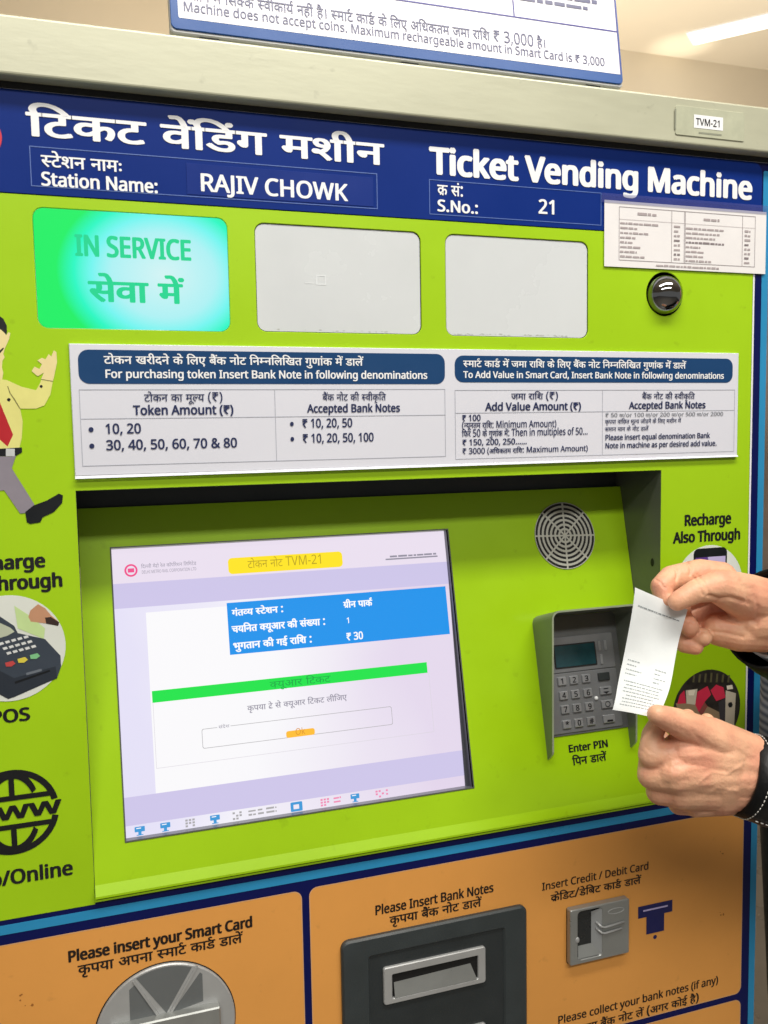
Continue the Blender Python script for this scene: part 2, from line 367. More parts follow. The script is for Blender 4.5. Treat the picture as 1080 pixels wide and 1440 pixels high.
GLYPHS = """
A 429|0,0 187,482 242,482 428,0 366,0 308,148 118,148 61,0|138,202 290,202 218,405 214,419 193,347
B 437|65,0 65,480 257,477 322,461 352,443 364,431 379,400 384,361 382,334 368,300 352,282 320,262 293,255 293,251 312,247 363,224 381,205 394,180 400,148 399,115 389,79 369,48 340,25 282,4 234,0|126,275 234,276 279,284 299,295 312,310 322,354 319,378 309,397 284,416 224,427 126,428|126,51 242,52 290,62 311,76 325,94 333,116 336,141 333,165 324,185 310,202 288,215 239,224 126,225
C 424|261,-7 215,-3 174,7 139,24 96,60 74,92 52,149 44,192 42,264 53,330 77,386 114,431 146,455 183,472 225,483 271,486 320,483 364,474 404,458 379,407 302,431 271,433 223,427 202,420 165,397 136,363 124,343 106,269 109,184 123,137 146,98 178,69 219,52 270,46 320,50 385,65 385,13 329,-2
D 490|65,0 65,480 237,479 281,473 320,461 371,432 398,406 420,374 436,336 448,270 447,206 442,170 420,109 383,61 333,27 272,7 199,0|126,52 250,57 299,73 337,99 364,136 380,184 384,273 374,326 353,367 338,383 302,408 232,427 126,428
E 373|65,0 65,480 333,480 333,426 126,426 126,277 321,277 321,224 126,224 126,53 333,53 333,0
F 349|65,0 65,480 333,480 333,426 126,426 126,257 320,257 320,203 126,203 126,0
G 489|271,-7 224,-3 182,7 145,23 100,59 77,91 53,148 44,191 42,264 54,331 71,370 93,404 138,445 175,465 217,479 264,485 316,485 378,476 433,458 410,406 352,425 297,433 233,427 210,420 169,397 152,381 125,343 116,320 105,269 109,186 123,139 137,112 168,79 195,63 226,52 264,46 323,47 379,57 379,199 273,199 273,253 439,253 439,18 361,-1
H 498|65,0 65,480 126,480 126,277 371,277 371,480 432,480 432,0 371,0 371,224 126,224 126,0
I 228|27,0 27,35 83,48 83,431 27,445 27,480 200,480 200,445 144,431 144,48 200,35 200,0
J 183|-3,-128 -52,-119 -52,-68 -13,-74 18,-72 37,-62 49,-50 58,-32 62,-7 62,480 122,480 121,-15 107,-69 88,-95 48,-119
K 416|65,0 65,480 126,480 126,243 187,312 338,480 408,480 218,271 416,0 345,0 175,229 126,186 126,0
L 352|65,0 65,480 126,480 126,54 335,54 335,0
M 609|65,0 65,480 154,480 302,87 455,480 544,480 544,0 484,0 484,306 488,412 486,420 326,0 277,0 116,420 121,316 121,0
N 510|65,0 65,480 135,480 391,83 389,202 389,480 445,480 445,0 375,0 116,398 121,292 121,0
O 525|263,-7 216,-3 174,7 139,24 96,61 74,93 58,130 47,171 41,241 44,288 58,351 74,388 96,419 139,456 174,473 216,483 263,487 309,484 349,473 384,456 427,420 449,388 466,351 477,310 484,240 481,193 466,129 449,93 427,61 384,24 349,7 308,-3|263,46 289,47 333,59 352,69 382,98 410,159 420,240 410,321 382,382 368,398 334,421 289,432 263,434 237,432 193,421 174,411 143,382 114,321 105,240 114,159 143,98 173,69 192,59 213,51
P 406|65,0 65,480 222,478 273,470 313,454 342,429 361,398 371,360 368,300 354,264 340,243 294,208 263,196 225,189 126,187 126,0|126,238 216,241 264,254 286,269 301,290 310,336 306,364 296,387 269,412 225,425 126,428
Q 525|372,-114 279,-6 216,-3 156,15 109,48 74,93 58,130 47,171 42,265 47,310 58,351 74,388 96,419 139,456 174,473 216,483 287,486 349,473 384,456 427,420 449,388 466,351 481,288 483,212 475,159 448,91 421,54 386,25 344,5 459,-114|263,46 289,47 333,59 352,69 382,98 410,159 420,240 410,321 382,382 368,398 334,421 289,432 263,434 237,432 193,421 174,411 143,382 114,321 105,240 114,159 143,98 173,69 192,59 213,51
R 418|65,0 65,480 226,479 275,471 314,456 342,433 367,385 372,331 362,288 348,264 329,244 276,215 408,0 337,0 221,198 126,198 126,0|126,249 216,250 261,259 283,272 298,290 307,313 310,340 303,381 290,400 271,413 213,427 126,427
S 369|166,-7 91,-1 34,16 34,74 83,57 131,48 186,46 228,55 249,66 270,91 277,123 272,151 263,168 240,188 126,238 72,276 48,314 41,346 41,376 54,420 83,454 138,480 193,486 266,479 326,459 307,408 223,431 178,433 142,425 124,414 107,392 101,363 106,335 115,318 137,299 257,245 303,214 330,173 337,128 326,72 291,29 236,2
T 373|156,0 156,426 7,426 7,480 366,480 366,426 217,426 217,0
U 491|243,-7 188,-1 143,15 107,42 81,78 72,98 60,171 60,480 121,480 121,169 124,133 135,102 163,68 191,54 246,46 303,54 341,80 357,106 367,135 370,480 430,480 430,169 425,122 402,67 361,25 334,9 301,-1
V 403|171,0 0,480 63,480 178,153 201,67 225,154 339,480 403,480 232,0
W 625|135,0 8,480 71,480 151,166 169,73 188,170 279,480 341,480 435,167 455,73 459,98 553,480 616,480 488,0 427,0 310,409 293,333 196,0
X 394|3,0 162,250 13,480 80,480 197,291 316,480 379,480 231,251 391,0 322,0 195,208 66,0
Y 380|160,0 160,183 0,480 66,480 190,244 315,480 380,480 220,186 220,0
Z 384|26,0 26,46 278,426 34,426 34,480 351,480 351,434 99,54 358,54 358,0
a 377|144,-7 114,-4 86,5 63,19 45,40 34,67 31,100 41,148 73,183 106,200 175,213 265,217 264,253 256,286 245,301 230,311 212,316 181,318 128,307 89,291 71,335 148,362 193,366 233,363 279,346 300,327 314,300 321,265 322,0 279,0 265,51 241,25 216,7 185,-3|158,41 187,44 212,52 243,75 261,112 264,176 171,170 128,158 110,146 98,130 93,110 94,81 100,66 117,51
b 413|228,-7 168,4 142,20 116,46 111,46 99,0 57,0 57,510 116,510 113,312 128,327 158,351 189,362 228,366 269,361 305,345 335,319 348,303 366,261 375,210 375,150 358,77 335,40 305,14 269,-1|219,42 261,51 283,67 298,91 312,139 312,222 304,256 291,283 272,302 247,313 218,317 169,309 138,284 122,242 116,182 122,121 138,78 157,58 184,46
c 322|201,-7 156,-2 117,13 83,38 66,60 46,103 39,138 38,199 42,238 52,272 76,311 107,340 146,358 190,366 224,366 295,350 300,347 282,298 265,304 204,315 172,311 145,300 125,281 110,254 101,220 99,158 105,121 124,79 144,60 170,48 210,44 253,50 294,65 294,13 254,-2
d 413|185,-7 143,-2 107,14 77,40 55,76 38,150 38,209 47,261 55,283 78,319 108,346 144,361 185,367 223,363 254,351 278,334 301,314 297,510 356,510 356,0 308,0 297,48 271,21 244,4 211,-5|194,42 228,46 266,64 287,98 297,148 295,220 282,269 256,302 212,317 164,313 131,291 109,252 99,199 104,121 122,78 152,51
e 379|210,-7 162,-2 120,14 85,40 67,63 47,106 38,158 39,215 51,264 64,292 90,326 125,351 166,364 211,366 252,358 286,339 313,312 332,277 340,250 345,169 98,169 102,131 113,100 129,76 165,52 196,45 245,45 283,52 328,69 328,17 274,-1|99,216 283,216 277,257 262,290 234,311 210,318 169,315 137,299 114,271
f 231|73,0 73,314 10,314 10,342 73,362 77,425 87,458 104,483 127,500 156,510 190,514 223,511 260,502 244,455 205,465 173,463 152,452 139,430 132,360 223,360 223,314 132,314 132,0
g 413|195,-161 123,-155 65,-138 65,-84 103,-100 172,-111 213,-111 251,-100 279,-75 291,-53 297,-26 300,48 268,17 231,-1 185,-7 142,-1 123,6 90,27 64,60 41,125 37,179 41,233 64,298 90,331 106,344 142,361 185,367 229,361 267,343 298,312 301,312 309,360 356,360 356,-6 346,-74 317,-122 286,-144 245,-157|194,42 241,49 273,71 292,109 297,144 295,224 280,273 252,303 210,316 165,313 132,292 109,254 99,200 104,120 123,77 153,50
h 415|57,0 57,510 116,510 113,310 155,347 206,364 269,363 302,352 328,335 346,310 360,256 361,0 302,0 300,257 293,278 282,295 266,307 222,317 171,309 147,293 132,271 122,242 117,206 116,0
i 173|87,420 62,429 55,441 52,457 59,483 70,491 87,495 104,491 114,483 122,457 114,433 104,424|57,0 57,360 116,360 116,0
j 173|87,420 62,429 55,441 52,457 59,483 70,491 87,495 104,491 114,483 122,457 114,433 104,424|15,-161 -37,-153 -37,-105 14,-112 33,-107 47,-96 57,-66 57,360 116,360 113,-85 99,-123 83,-141 47,-158
k 359|57,0 57,510 116,510 113,185 125,198 273,360 343,360 197,206 353,0 281,0 156,168 116,132 116,0
l 173|57,0 57,510 116,510 116,0
m 628|57,0 57,360 105,360 113,311 117,311 137,336 172,357 212,366 250,365 293,352 310,340 336,306 358,333 396,356 440,366 489,363 520,353 543,335 560,310 570,277 574,0 515,0 513,258 497,296 483,308 442,317 410,314 385,304 367,287 350,250 345,199 345,0 286,0 284,258 268,296 253,308 212,317 166,309 145,294 131,271 117,207 116,0
n 415|57,0 57,360 105,360 113,311 117,311 138,336 176,357 219,366 270,363 302,353 328,335 352,295 361,234 361,0 302,0 300,257 293,278 282,295 266,307 222,317 171,309 148,294 132,271 122,242 117,207 116,0
o 406|202,-7 172,-4 130,8 84,42 58,79 46,109 37,181 48,260 57,282 82,318 116,345 135,355 204,367 264,357 302,337 324,318 349,282 361,252 370,181 359,101 350,79 325,42 309,27 271,6|203,42 251,52 283,80 303,123 309,181 303,238 283,281 251,308 203,317 155,308 123,281 104,238 98,181 104,123 123,80 156,52
p 413|57,-161 57,360 105,360 113,311 158,351 189,363 214,366 250,365 288,355 335,320 348,304 366,262 375,210 372,124 348,58 335,41 305,14 269,-1 228,-7 202,-5 168,4 112,46 116,-161|219,42 249,47 280,67 301,100 312,143 314,201 304,253 282,291 261,308 218,317 185,314 159,303 133,275 119,231 119,140 126,106 138,78 169,51
q 413|297,-161 300,48 270,21 244,4 210,-5 183,-7 143,-2 107,14 65,57 41,123 38,209 47,261 55,283 78,319 126,355 164,365 199,366 224,363 255,351 300,311 309,360 356,360 356,-161|195,42 228,46 265,64 287,97 297,146 295,221 282,270 256,302 212,317 164,313 130,291 108,252 99,199 104,121 122,78 152,51
r 277|57,0 57,360 105,360 115,294 143,330 179,357 213,366 267,363 260,308 257,309 221,313 186,306 154,286 136,264 123,236 117,204 116,0
s 322|148,-7 83,-1 35,16 35,70 77,53 118,43 188,45 207,51 225,66 234,86 231,111 221,125 200,140 104,182 64,206 40,237 34,271 44,312 72,342 115,360 169,367 231,360 284,343 264,296 191,317 133,315 110,307 95,293 91,275 95,257 122,233 215,193 257,170 283,141 291,99 282,53 253,20 207,0
t 242|167,-7 132,-2 107,7 87,22 72,46 62,91 62,314 11,314 11,343 62,366 86,443 121,443 121,360 225,360 225,314 121,314 121,106 128,70 142,53 162,43 191,42 228,49 228,4
u 415|184,-7 144,-3 98,15 76,36 61,65 53,124 53,360 113,360 113,128 122,81 133,64 148,52 168,45 193,42 229,46 256,57 283,88 296,134 299,360 358,360 358,0 310,0 298,48 277,23 250,6 218,-3
v 341|136,0 0,360 63,360 171,52 278,360 341,360 204,0
w 528|106,1 7,361 69,361 142,61 232,361 297,361 381,76 385,62 460,361 520,361 420,1 351,1 265,299 173,1
x 355|12,0 142,184 18,360 85,360 178,224 270,360 336,360 212,184 343,0 276,0 178,144 79,0
y 343|56,-161 7,-156 7,-109 57,-112 90,-101 118,-67 146,-1 1,360 64,360 148,137 172,57 279,360 343,360 174,-81 148,-120 128,-140 103,-154
z 316|26,0 26,39 220,314 38,314 38,360 285,360 285,316 94,46 289,46 289,0
0 384|191,-7 166,-5 121,10 102,22 72,59 43,137 33,240 44,354 69,422 99,458 125,474 156,484 191,487 217,485 262,471 281,458 312,422 324,399 341,344 351,240 347,169 340,127 314,59 284,23 258,6 227,-3|191,44 224,49 237,56 260,77 268,92 286,154 291,240 286,326 268,388 249,415 237,424 224,431 191,437 174,435 145,424 133,415 115,388 98,326 92,240 98,154 115,93 123,78 145,56 159,49
1 384|181,0 183,418 176,411 91,339 60,379 189,480 238,480 238,0
2 384|32,0 32,49 227,250 257,296 269,345 267,380 259,400 246,415 229,427 197,435 152,433 114,419 69,390 38,430 47,437 115,475 185,486 226,482 262,471 291,452 312,427 325,396 330,359 326,322 309,278 288,245 252,202 107,54 349,54 349,0
3 384|162,-7 92,-1 30,19 30,75 73,58 118,47 163,43 202,46 233,54 256,68 271,87 281,110 284,138 280,165 268,186 249,202 222,213 189,220 103,222 103,273 169,273 217,284 249,306 267,338 268,385 260,403 247,417 208,434 159,435 117,425 62,396 33,437 72,461 109,476 152,485 207,485 266,471 294,453 315,428 327,400 331,367 328,337 319,312 304,290 284,274 232,250 282,237 318,214 339,179 346,136 344,110 332,73 302,33 266,11 237,1
4 384|244,0 244,109 14,109 14,159 240,482 301,482 301,162 371,162 371,109 301,109 301,0|72,162 244,162 247,419 218,370
5 384|167,-7 97,0 42,19 42,75 79,58 135,46 184,44 229,55 253,69 271,89 282,115 285,162 273,200 246,227 203,242 152,244 83,234 54,253 72,480 312,480 312,426 122,426 111,287 162,293 208,293 270,278 302,257 326,229 345,175 345,129 334,87 313,51 299,36 282,23 242,4
6 384|200,-7 157,-1 118,16 84,45 66,71 47,120 39,160 37,222 43,290 54,339 71,383 97,423 132,454 161,469 195,480 235,486 293,484 316,480 316,430 273,437 203,431 181,422 153,404 121,361 101,295 96,244 126,272 153,289 187,298 234,299 270,291 301,274 326,249 343,216 352,177 351,130 342,87 324,51 297,23 263,4|199,43 226,46 249,55 276,80 288,105 293,136 288,195 271,227 242,247 191,253 146,241 120,220 103,194 97,166 102,128 117,91 142,61 168,48
7 384|91,0 288,426 30,426 30,480 351,480 351,434 156,0
8 384|193,-7 125,2 75,27 43,68 33,122 39,162 57,195 83,221 132,251 90,281 59,320 51,344 48,372 57,416 74,442 108,468 153,483 191,486 249,479 281,466 307,446 325,421 335,371 326,328 296,289 244,254 298,222 325,196 344,164 351,124 340,70 308,29 258,2|194,277 236,299 266,328 276,358 274,390 260,414 236,431 203,438 157,434 130,421 112,399 106,369 109,347 118,328 137,308|192,40 235,46 267,63 286,90 293,124 290,146 274,174 245,196 192,222 181,226 167,220 114,183 96,155 91,122 97,90 116,63 147,46
9 384|129,-7 69,0 69,50 106,43 157,43 195,52 233,75 254,99 274,138 285,185 289,235 260,207 233,191 211,183 171,179 133,184 99,196 72,217 50,246 35,302 34,341 42,385 67,433 95,460 118,473 157,484 187,486 244,476 281,455 302,434 334,377 347,320 348,240 337,157 315,96 279,46 240,17 191,-1|184,226 214,229 247,243 272,265 286,292 289,323 282,361 264,397 244,418 208,434 161,433 138,424 119,409 99,374 93,310 98,284 108,262 123,244 143,232
. 180|89,-9 69,-5 57,5 48,36 57,67 69,77 89,81 110,77 123,67 132,36 123,5 110,-5
, 180|28,-87 61,78 124,78 129,71 118,33 71,-87
: 180|89,278 69,283 57,293 48,324 57,356 69,365 89,369 110,365 123,356 132,324 123,293 110,283|89,-9 69,-5 57,5 48,36 57,67 69,77 89,81 110,77 123,67 132,36 123,5 110,-5
; 180|88,278 68,283 55,293 47,324 55,356 68,365 88,369 109,365 122,356 130,324 122,293 109,283|21,-87 53,62 55,78 118,78 123,71 103,6 65,-87
/ 250|7,0 185,480 243,480 64,0
& 492|187,-7 144,-3 91,17 54,54 40,86 36,142 48,185 84,228 139,266 89,337 81,370 84,413 95,439 114,459 139,475 186,486 221,486 252,480 289,460 306,439 319,399 320,370 314,344 301,322 284,302 224,258 354,133 379,172 401,240 461,240 428,148 392,95 490,0 410,0 352,56 307,24 268,5 222,-5|188,293 245,336 254,350 261,375 260,399 246,423 227,435 202,439 177,435 156,424 143,406 139,391 140,367 147,345|189,46 252,55 282,70 314,93 175,229 125,193 106,169 100,150 98,115 104,94 115,76 141,56
( 201|126,-106 81,-43 59,3 43,53 30,131 30,238 51,342 70,391 95,437 126,480 181,480 153,436 119,365 103,315 89,238 87,159 103,57 140,-40 181,-106
) 201|21,-106 49,-63 82,7 98,57 112,133 112,238 98,315 61,413 20,480 76,480 120,415 142,367 158,317 172,238 172,131 151,28 132,-20 107,-65 76,-106
- 216|27,154 27,206 189,206 189,154
+ 384|167,75 167,213 34,213 34,261 167,261 167,400 216,400 216,261 349,261 349,213 216,213 216,75
* 370|131,208 71,240 150,346 28,356 37,418 165,381 150,510 216,510 203,381 332,418 341,356 218,346 298,240 240,208 183,326
# 434|76,0 101,140 17,140 17,185 110,185 132,293 42,293 42,337 140,337 167,480 215,480 188,337 285,337 312,480 358,480 331,337 416,337 416,293 322,293 302,185 394,185 394,140 293,140 265,0 218,0 245,140 149,140 123,0|158,185 254,185 275,293 179,293
क 438|446,316 260,316 260,200 290,222 314,228 339,229 361,223 379,213 395,197 405,176 411,137 407,101 396,61 374,22 333,46 356,88 365,136 358,172 335,188 302,185 281,171 260,148 260,0 213,0 213,100 172,75 139,68 95,73 58,92 41,112 30,136 26,167 30,195 48,230 69,248 94,260 140,267 195,261 191,219 155,224 122,223 98,214 81,198 73,176 73,158 81,134 90,123 116,110 147,109 176,120 213,149 213,316 0,316 0,357 446,357
ख 470|419,316 419,0 372,0 372,26 320,8 260,5 220,12 162,35 105,76 40,150 23,190 25,206 35,219 54,225 73,224 88,217 104,201 117,218 123,240 121,300 115,316 0,316 0,357 478,357 478,316|307,133 338,139 372,161 372,316 161,316 171,263 162,209 136,171 95,145 137,103 165,80 195,63 228,52 263,46 306,47 343,56 372,70 372,114 341,100 314,95 282,95 258,102 237,114 221,130 210,151 205,175 211,220 224,240 242,256 264,266 290,271 354,266 350,226 314,232 286,229 267,219 255,204 251,174 258,154 278,138
ग 323|119,316 119,134 114,114 96,102 72,108 47,128 28,155 24,181 31,198 47,205 73,206 73,316 0,316 0,357 332,357 332,316 272,316 272,0 226,0 226,316
घ 339|348,316 288,316 288,0 242,0 242,95 209,79 178,70 134,68 109,74 87,84 62,108 50,140 51,169 60,193 74,210 53,223 33,248 24,278 30,316 0,316 0,357 348,357|96,155 100,134 112,119 130,111 153,108 198,117 242,149 242,316 83,316 72,296 71,277 76,260 92,244 115,237 177,240 173,199 139,199 118,192 100,174
ङ 372|206,128 172,123 142,113 134,118 104,143 87,166 79,192 79,212 91,240 120,259 159,267 230,267 230,316 0,316 0,357 380,357 380,316 277,316 277,226 143,224 131,216 126,207 130,179 150,159 187,168 222,168 258,159 279,147 294,131 304,112 306,76 300,53 287,33 268,17 243,6 212,1 140,6 78,34 38,66 14,91 49,119 82,85 116,61 153,47 194,43 231,47 253,62 258,74 260,94 250,113 229,125|294,194 302,216 323,225 345,216 353,194 345,171 323,162 302,171
च 364|373,316 313,316 313,0 267,0 267,95 224,74 182,68 142,74 119,85 101,101 84,133 81,163 88,189 106,213 22,212 22,253 211,253 223,253 219,213 162,206 141,193 132,181 128,166 129,142 139,125 155,113 182,108 217,113 244,129 267,149 267,316 0,316 0,357 373,357
छ 403|170,40 212,45 238,53 273,72 301,97 320,129 327,153 329,187 321,217 307,233 287,240 263,238 249,227 244,200 254,178 279,160 307,150 288,114 260,124 238,136 214,159 205,176 199,204 203,230 215,252 235,268 261,276 261,316 0,316 0,357 411,357 411,316 307,316 307,274 334,262 356,242 370,214 375,190 373,155 365,123 343,82 320,55 290,32 255,15 215,4 170,0 136,3 108,11 86,24 65,51 58,93 64,114 76,133 48,151 34,169 25,198 28,227 43,252 70,269 105,277 143,276 165,272 162,232 126,238 94,234 77,222 72,196 80,178 110,163 177,165 173,125 142,124 118,115 111,107 105,85 109,65 122,51 143,43
ज 426|375,316 375,0 329,0 329,213 217,214 250,174 260,150 263,125 260,101 251,81 220,55 178,46 139,54 102,78 76,109 42,169 18,230 59,245 95,159 123,116 154,92 176,88 192,90 212,106 217,139 200,178 157,217 173,253 329,253 329,316 0,316 0,357 435,357 435,316
झ 434|156,128 122,123 92,113 84,119 53,144 37,166 29,193 29,212 44,243 74,261 107,267 180,267 180,316 0,316 0,357 443,357 443,316 383,316 383,0 337,0 337,120 294,114 252,116 256,76 246,46 224,23 193,8 166,2 238,-23 219,-63 101,1 47,11 33,21 28,31 33,55 53,66 78,62 119,39 161,42 195,55 210,80 207,105 185,123|276,154 337,163 337,316 227,316 227,226 93,224 77,211 78,183 100,159 128,166 166,169 230,157
ञ 426|110,241 165,255 217,251 246,237 262,222 279,181 319,187 329,191 329,316 0,316 0,357 434,357 434,316 375,316 375,0 329,0 329,147 277,141 259,102 221,76 172,68 126,75 85,98 48,137 17,194 56,210 97,142 134,116 157,111 188,112 212,121 228,136 234,149 236,173 225,199 208,209 180,214 157,211 126,200
ट 289|298,316 213,316 213,200 149,198 113,188 86,166 73,136 74,106 81,84 94,67 111,54 147,43 182,43 215,50 261,70 277,27 268,23 204,3 139,2 83,20 51,49 34,78 28,101 27,138 35,171 53,197 87,223 130,238 167,241 167,316 0,316 0,357 298,357
ठ 336|345,316 213,316 213,238 254,217 292,177 309,127 305,77 284,41 250,16 195,1 130,4 80,23 54,44 31,88 27,137 40,180 69,212 108,232 167,241 167,316 0,316 0,357 345,357|168,41 217,49 244,65 260,92 263,124 251,157 226,185 197,200 150,199 117,189 89,169 75,141 73,108 84,76 100,61 130,46
ड 331|206,128 172,123 142,113 134,119 103,144 87,166 79,193 79,212 91,240 120,259 159,267 230,267 230,316 0,316 0,357 340,357 340,316 277,316 277,226 143,224 131,216 126,207 130,179 150,159 187,168 222,168 258,159 279,147 294,131 304,112 306,76 300,53 287,34 268,17 243,6 212,1 140,6 78,34 38,66 14,91 49,119 82,85 116,61 153,47 194,43 231,47 253,62 258,74 260,94 250,114 235,123
ढ 323|176,0 122,7 98,16 68,35 45,61 35,82 26,133 36,181 47,200 71,224 113,246 175,256 175,316 0,316 0,357 331,357 331,316 221,316 221,215 157,213 113,199 85,173 73,135 77,97 91,72 113,54 142,43 135,74 136,109 147,132 165,151 192,163 236,164 265,155 285,138 296,115 300,90 297,65 286,43 267,25 243,11 212,3|176,80 186,40 223,46 243,58 252,69 257,90 255,106 236,124 203,124 181,105
ण 415|364,316 364,0 318,0 318,316 241,316 241,177 236,144 227,123 212,105 190,92 169,86 127,85 98,92 75,107 62,122 52,145 47,174 45,316 0,316 0,357 423,357 423,316|143,125 175,133 191,157 195,316 92,316 92,196 95,163 102,144 118,130
त 327|276,316 276,0 230,0 230,188 128,187 104,182 86,172 78,163 73,144 75,118 82,99 110,64 156,23 125,-7 68,47 44,79 29,112 27,152 36,180 59,206 94,223 132,228 230,229 230,316 0,316 0,357 335,357 335,316
थ 369|318,316 318,0 271,0 271,103 215,80 177,76 146,79 118,88 94,104 65,138 48,185 106,204 124,217 141,240 146,258 145,286 140,300 128,316 112,325 89,325 75,319 67,307 67,290 77,276 112,265 107,225 65,237 42,254 29,278 27,308 36,334 47,347 71,359 107,363 137,356 163,340 179,322 190,299 193,269 187,231 177,210 162,192 131,170 105,157 124,135 147,121 180,117 208,119 238,132 271,158 271,316 224,316 224,357 377,357 377,316
द 299|237,-33 196,42 141,41 86,56 48,87 30,126 29,180 46,216 65,236 96,252 134,260 169,262 169,316 0,316 0,357 307,357 307,316 216,316 216,221 141,218 104,207 80,182 72,150 82,115 103,94 136,83 179,81 176,101 181,123 192,132 210,138 242,132 259,114 265,93 261,72 250,58 235,49 276,-14
ध 353|362,316 302,316 302,0 256,0 256,86 209,65 148,60 123,65 101,75 83,91 71,109 65,132 65,159 73,183 85,200 53,218 36,238 25,273 27,305 40,332 74,357 107,363 144,356 170,335 178,313 173,279 156,254 121,277 129,287 132,302 128,316 118,324 95,325 78,314 68,293 68,269 79,248 103,233 128,228 159,232 191,231 187,191 153,190 132,183 117,171 110,153 112,132 121,115 138,104 168,99 212,108 256,141 256,316 220,316 220,357 362,357
न 319|0,357 327,357 327,316 268,316 268,0 221,0 221,171 117,171 116,130 106,114 83,108 54,124 36,144 24,166 21,187 29,204 50,212 221,212 221,316 0,316
प 326|275,316 275,0 229,0 229,110 192,91 163,85 131,85 98,94 69,117 50,155 46,194 45,316 0,316 0,357 335,357 335,316|229,316 92,316 93,179 98,155 107,140 134,126 166,126 194,136 229,161
फ 443|264,316 264,200 284,216 307,226 355,227 376,219 393,205 406,187 414,164 416,137 413,101 401,61 385,32 379,22 338,46 358,81 368,112 369,153 359,176 340,188 317,188 286,171 264,148 264,0 218,0 218,111 179,89 135,84 95,95 63,125 51,150 47,174 45,316 0,316 0,357 451,357 451,316|92,316 94,166 105,141 122,128 142,125 172,129 196,142 218,160 218,316
ब 328|336,316 277,316 277,0 230,0 230,95 177,71 138,68 108,71 81,80 58,94 33,129 27,155 27,180 35,208 51,231 73,248 101,260 155,266 212,261 209,221 168,226 132,225 210,129 230,147 230,316 0,316 0,357 336,357|73,165 78,139 92,120 122,107 149,106 177,112 96,213 79,193
भ 404|100,363 126,360 149,352 167,337 179,318 190,273 191,184 306,184 306,316 231,316 231,357 412,357 412,316 353,316 353,0 306,0 306,144 191,144 187,102 176,90 159,87 132,99 108,124 95,152 98,172 113,183 145,184 145,269 135,306 118,322 97,326 76,321 66,303 69,285 79,275 125,264 121,223 82,230 52,244 33,267 26,299 32,328 42,342 64,356
म 343|292,316 292,0 246,0 246,144 119,144 115,102 108,93 95,87 68,94 43,116 27,140 23,163 28,175 37,181 72,184 72,316 0,316 0,357 352,357 352,316|246,316 119,316 119,184 246,184
य 333|342,357 342,316 282,316 282,0 235,0 235,103 204,87 173,78 129,77 99,85 73,100 52,123 36,151 25,184 22,203 61,215 84,234 91,254 91,273 71,316 0,316 0,357|74,173 97,136 123,120 167,118 206,133 235,157 235,316 121,316 137,266 131,219 110,191
र 235|227,24 196,-7 87,95 48,141 28,172 24,202 39,221 60,226 77,223 104,200 133,224 147,261 145,291 137,316 0,316 0,357 244,357 244,316 184,316 191,293 193,253 187,225 176,203 146,173 96,146 156,84
ल 389|0,316 0,357 398,357 398,316 338,316 338,0 292,0 292,204 265,201 242,188 220,159 204,119 160,133 179,180 174,183 136,201 113,202 94,197 78,180 73,148 81,121 100,94 177,23 146,-7 68,65 37,110 28,138 26,168 32,194 45,214 68,233 103,244 156,239 203,213 241,237 292,245 292,316
व 319|328,316 268,316 268,0 222,0 222,95 170,71 134,68 105,71 79,80 57,94 40,113 30,137 26,164 30,195 41,220 59,240 84,255 113,264 146,267 190,263 203,261 200,219 162,224 127,223 100,214 82,197 74,174 75,147 86,127 104,114 127,108 163,111 193,125 222,149 222,316 0,316 0,357 328,357
श 391|70,109 46,113 29,126 23,146 30,169 41,177 60,180 85,174 110,159 128,166 150,185 162,201 175,242 171,283 163,299 146,317 123,325 103,324 91,320 81,308 80,290 90,271 107,261 135,254 155,253 145,213 85,226 65,240 50,257 41,276 38,306 47,331 66,350 105,362 152,358 189,335 210,305 221,253 212,203 186,159 146,127 196,77 238,25 201,-1 148,67 103,111|339,316 339,0 293,0 293,316 242,316 242,357 399,357 399,316
ष 332|341,357 341,316 281,316 281,0 234,0 234,110 173,86 138,84 111,89 74,111 55,141 46,183 45,316 0,316 0,357|234,316 118,316 234,165|109,138 126,128 155,125 207,141 91,291 93,175 99,152
स 388|337,316 337,0 291,0 291,153 257,146 210,144 122,159 96,145 151,84 218,24 187,-7 108,69 42,147 25,179 23,195 27,209 43,223 64,226 85,219 104,201 114,213 122,235 122,294 115,316 0,316 0,357 397,357 397,316|212,185 291,195 291,316 161,316 170,284 169,234 150,191
ह 305|184,40 209,50 226,64 231,85 224,110 209,123 183,130 148,131 116,124 100,115 85,96 79,71 84,42 96,19 113,0 173,-51 142,-82 96,-42 62,-5 46,20 34,60 34,89 39,108 66,142 43,178 42,222 58,246 91,263 207,267 207,316 0,316 0,357 314,357 314,316 254,316 254,226 113,226 98,221 88,211 88,185 105,163 153,172 199,169 236,156 265,129 275,102 276,77 268,49 257,33 233,14 200,1
अ 439|270,125 263,90 244,65 215,51 179,46 133,55 104,71 79,96 53,132 17,204 57,219 92,150 131,104 152,92 182,88 206,95 221,111 224,137 216,163 183,199 149,196 146,236 180,240 207,254 218,277 215,302 205,314 190,321 147,320 98,302 84,341 121,356 186,362 211,357 231,347 253,324 264,284 254,245 225,215 237,204 312,203 341,209 341,316 299,316 299,357 447,357 447,316 388,316 388,0 341,0 341,167 301,161 261,162
आ 588|270,125 267,101 252,73 225,55 192,46 147,50 118,62 91,83 66,113 17,204 57,219 92,150 131,104 152,92 182,88 206,95 221,111 224,137 216,163 183,199 149,196 146,236 180,240 207,254 218,277 215,302 205,314 185,322 135,317 98,302 84,341 121,356 186,362 211,357 231,347 253,324 264,284 254,245 225,215 237,204 307,202 341,209 341,316 299,316 299,357 596,357 596,316 536,316 536,0 490,0 490,316 388,316 388,0 341,0 341,167 301,161 261,162
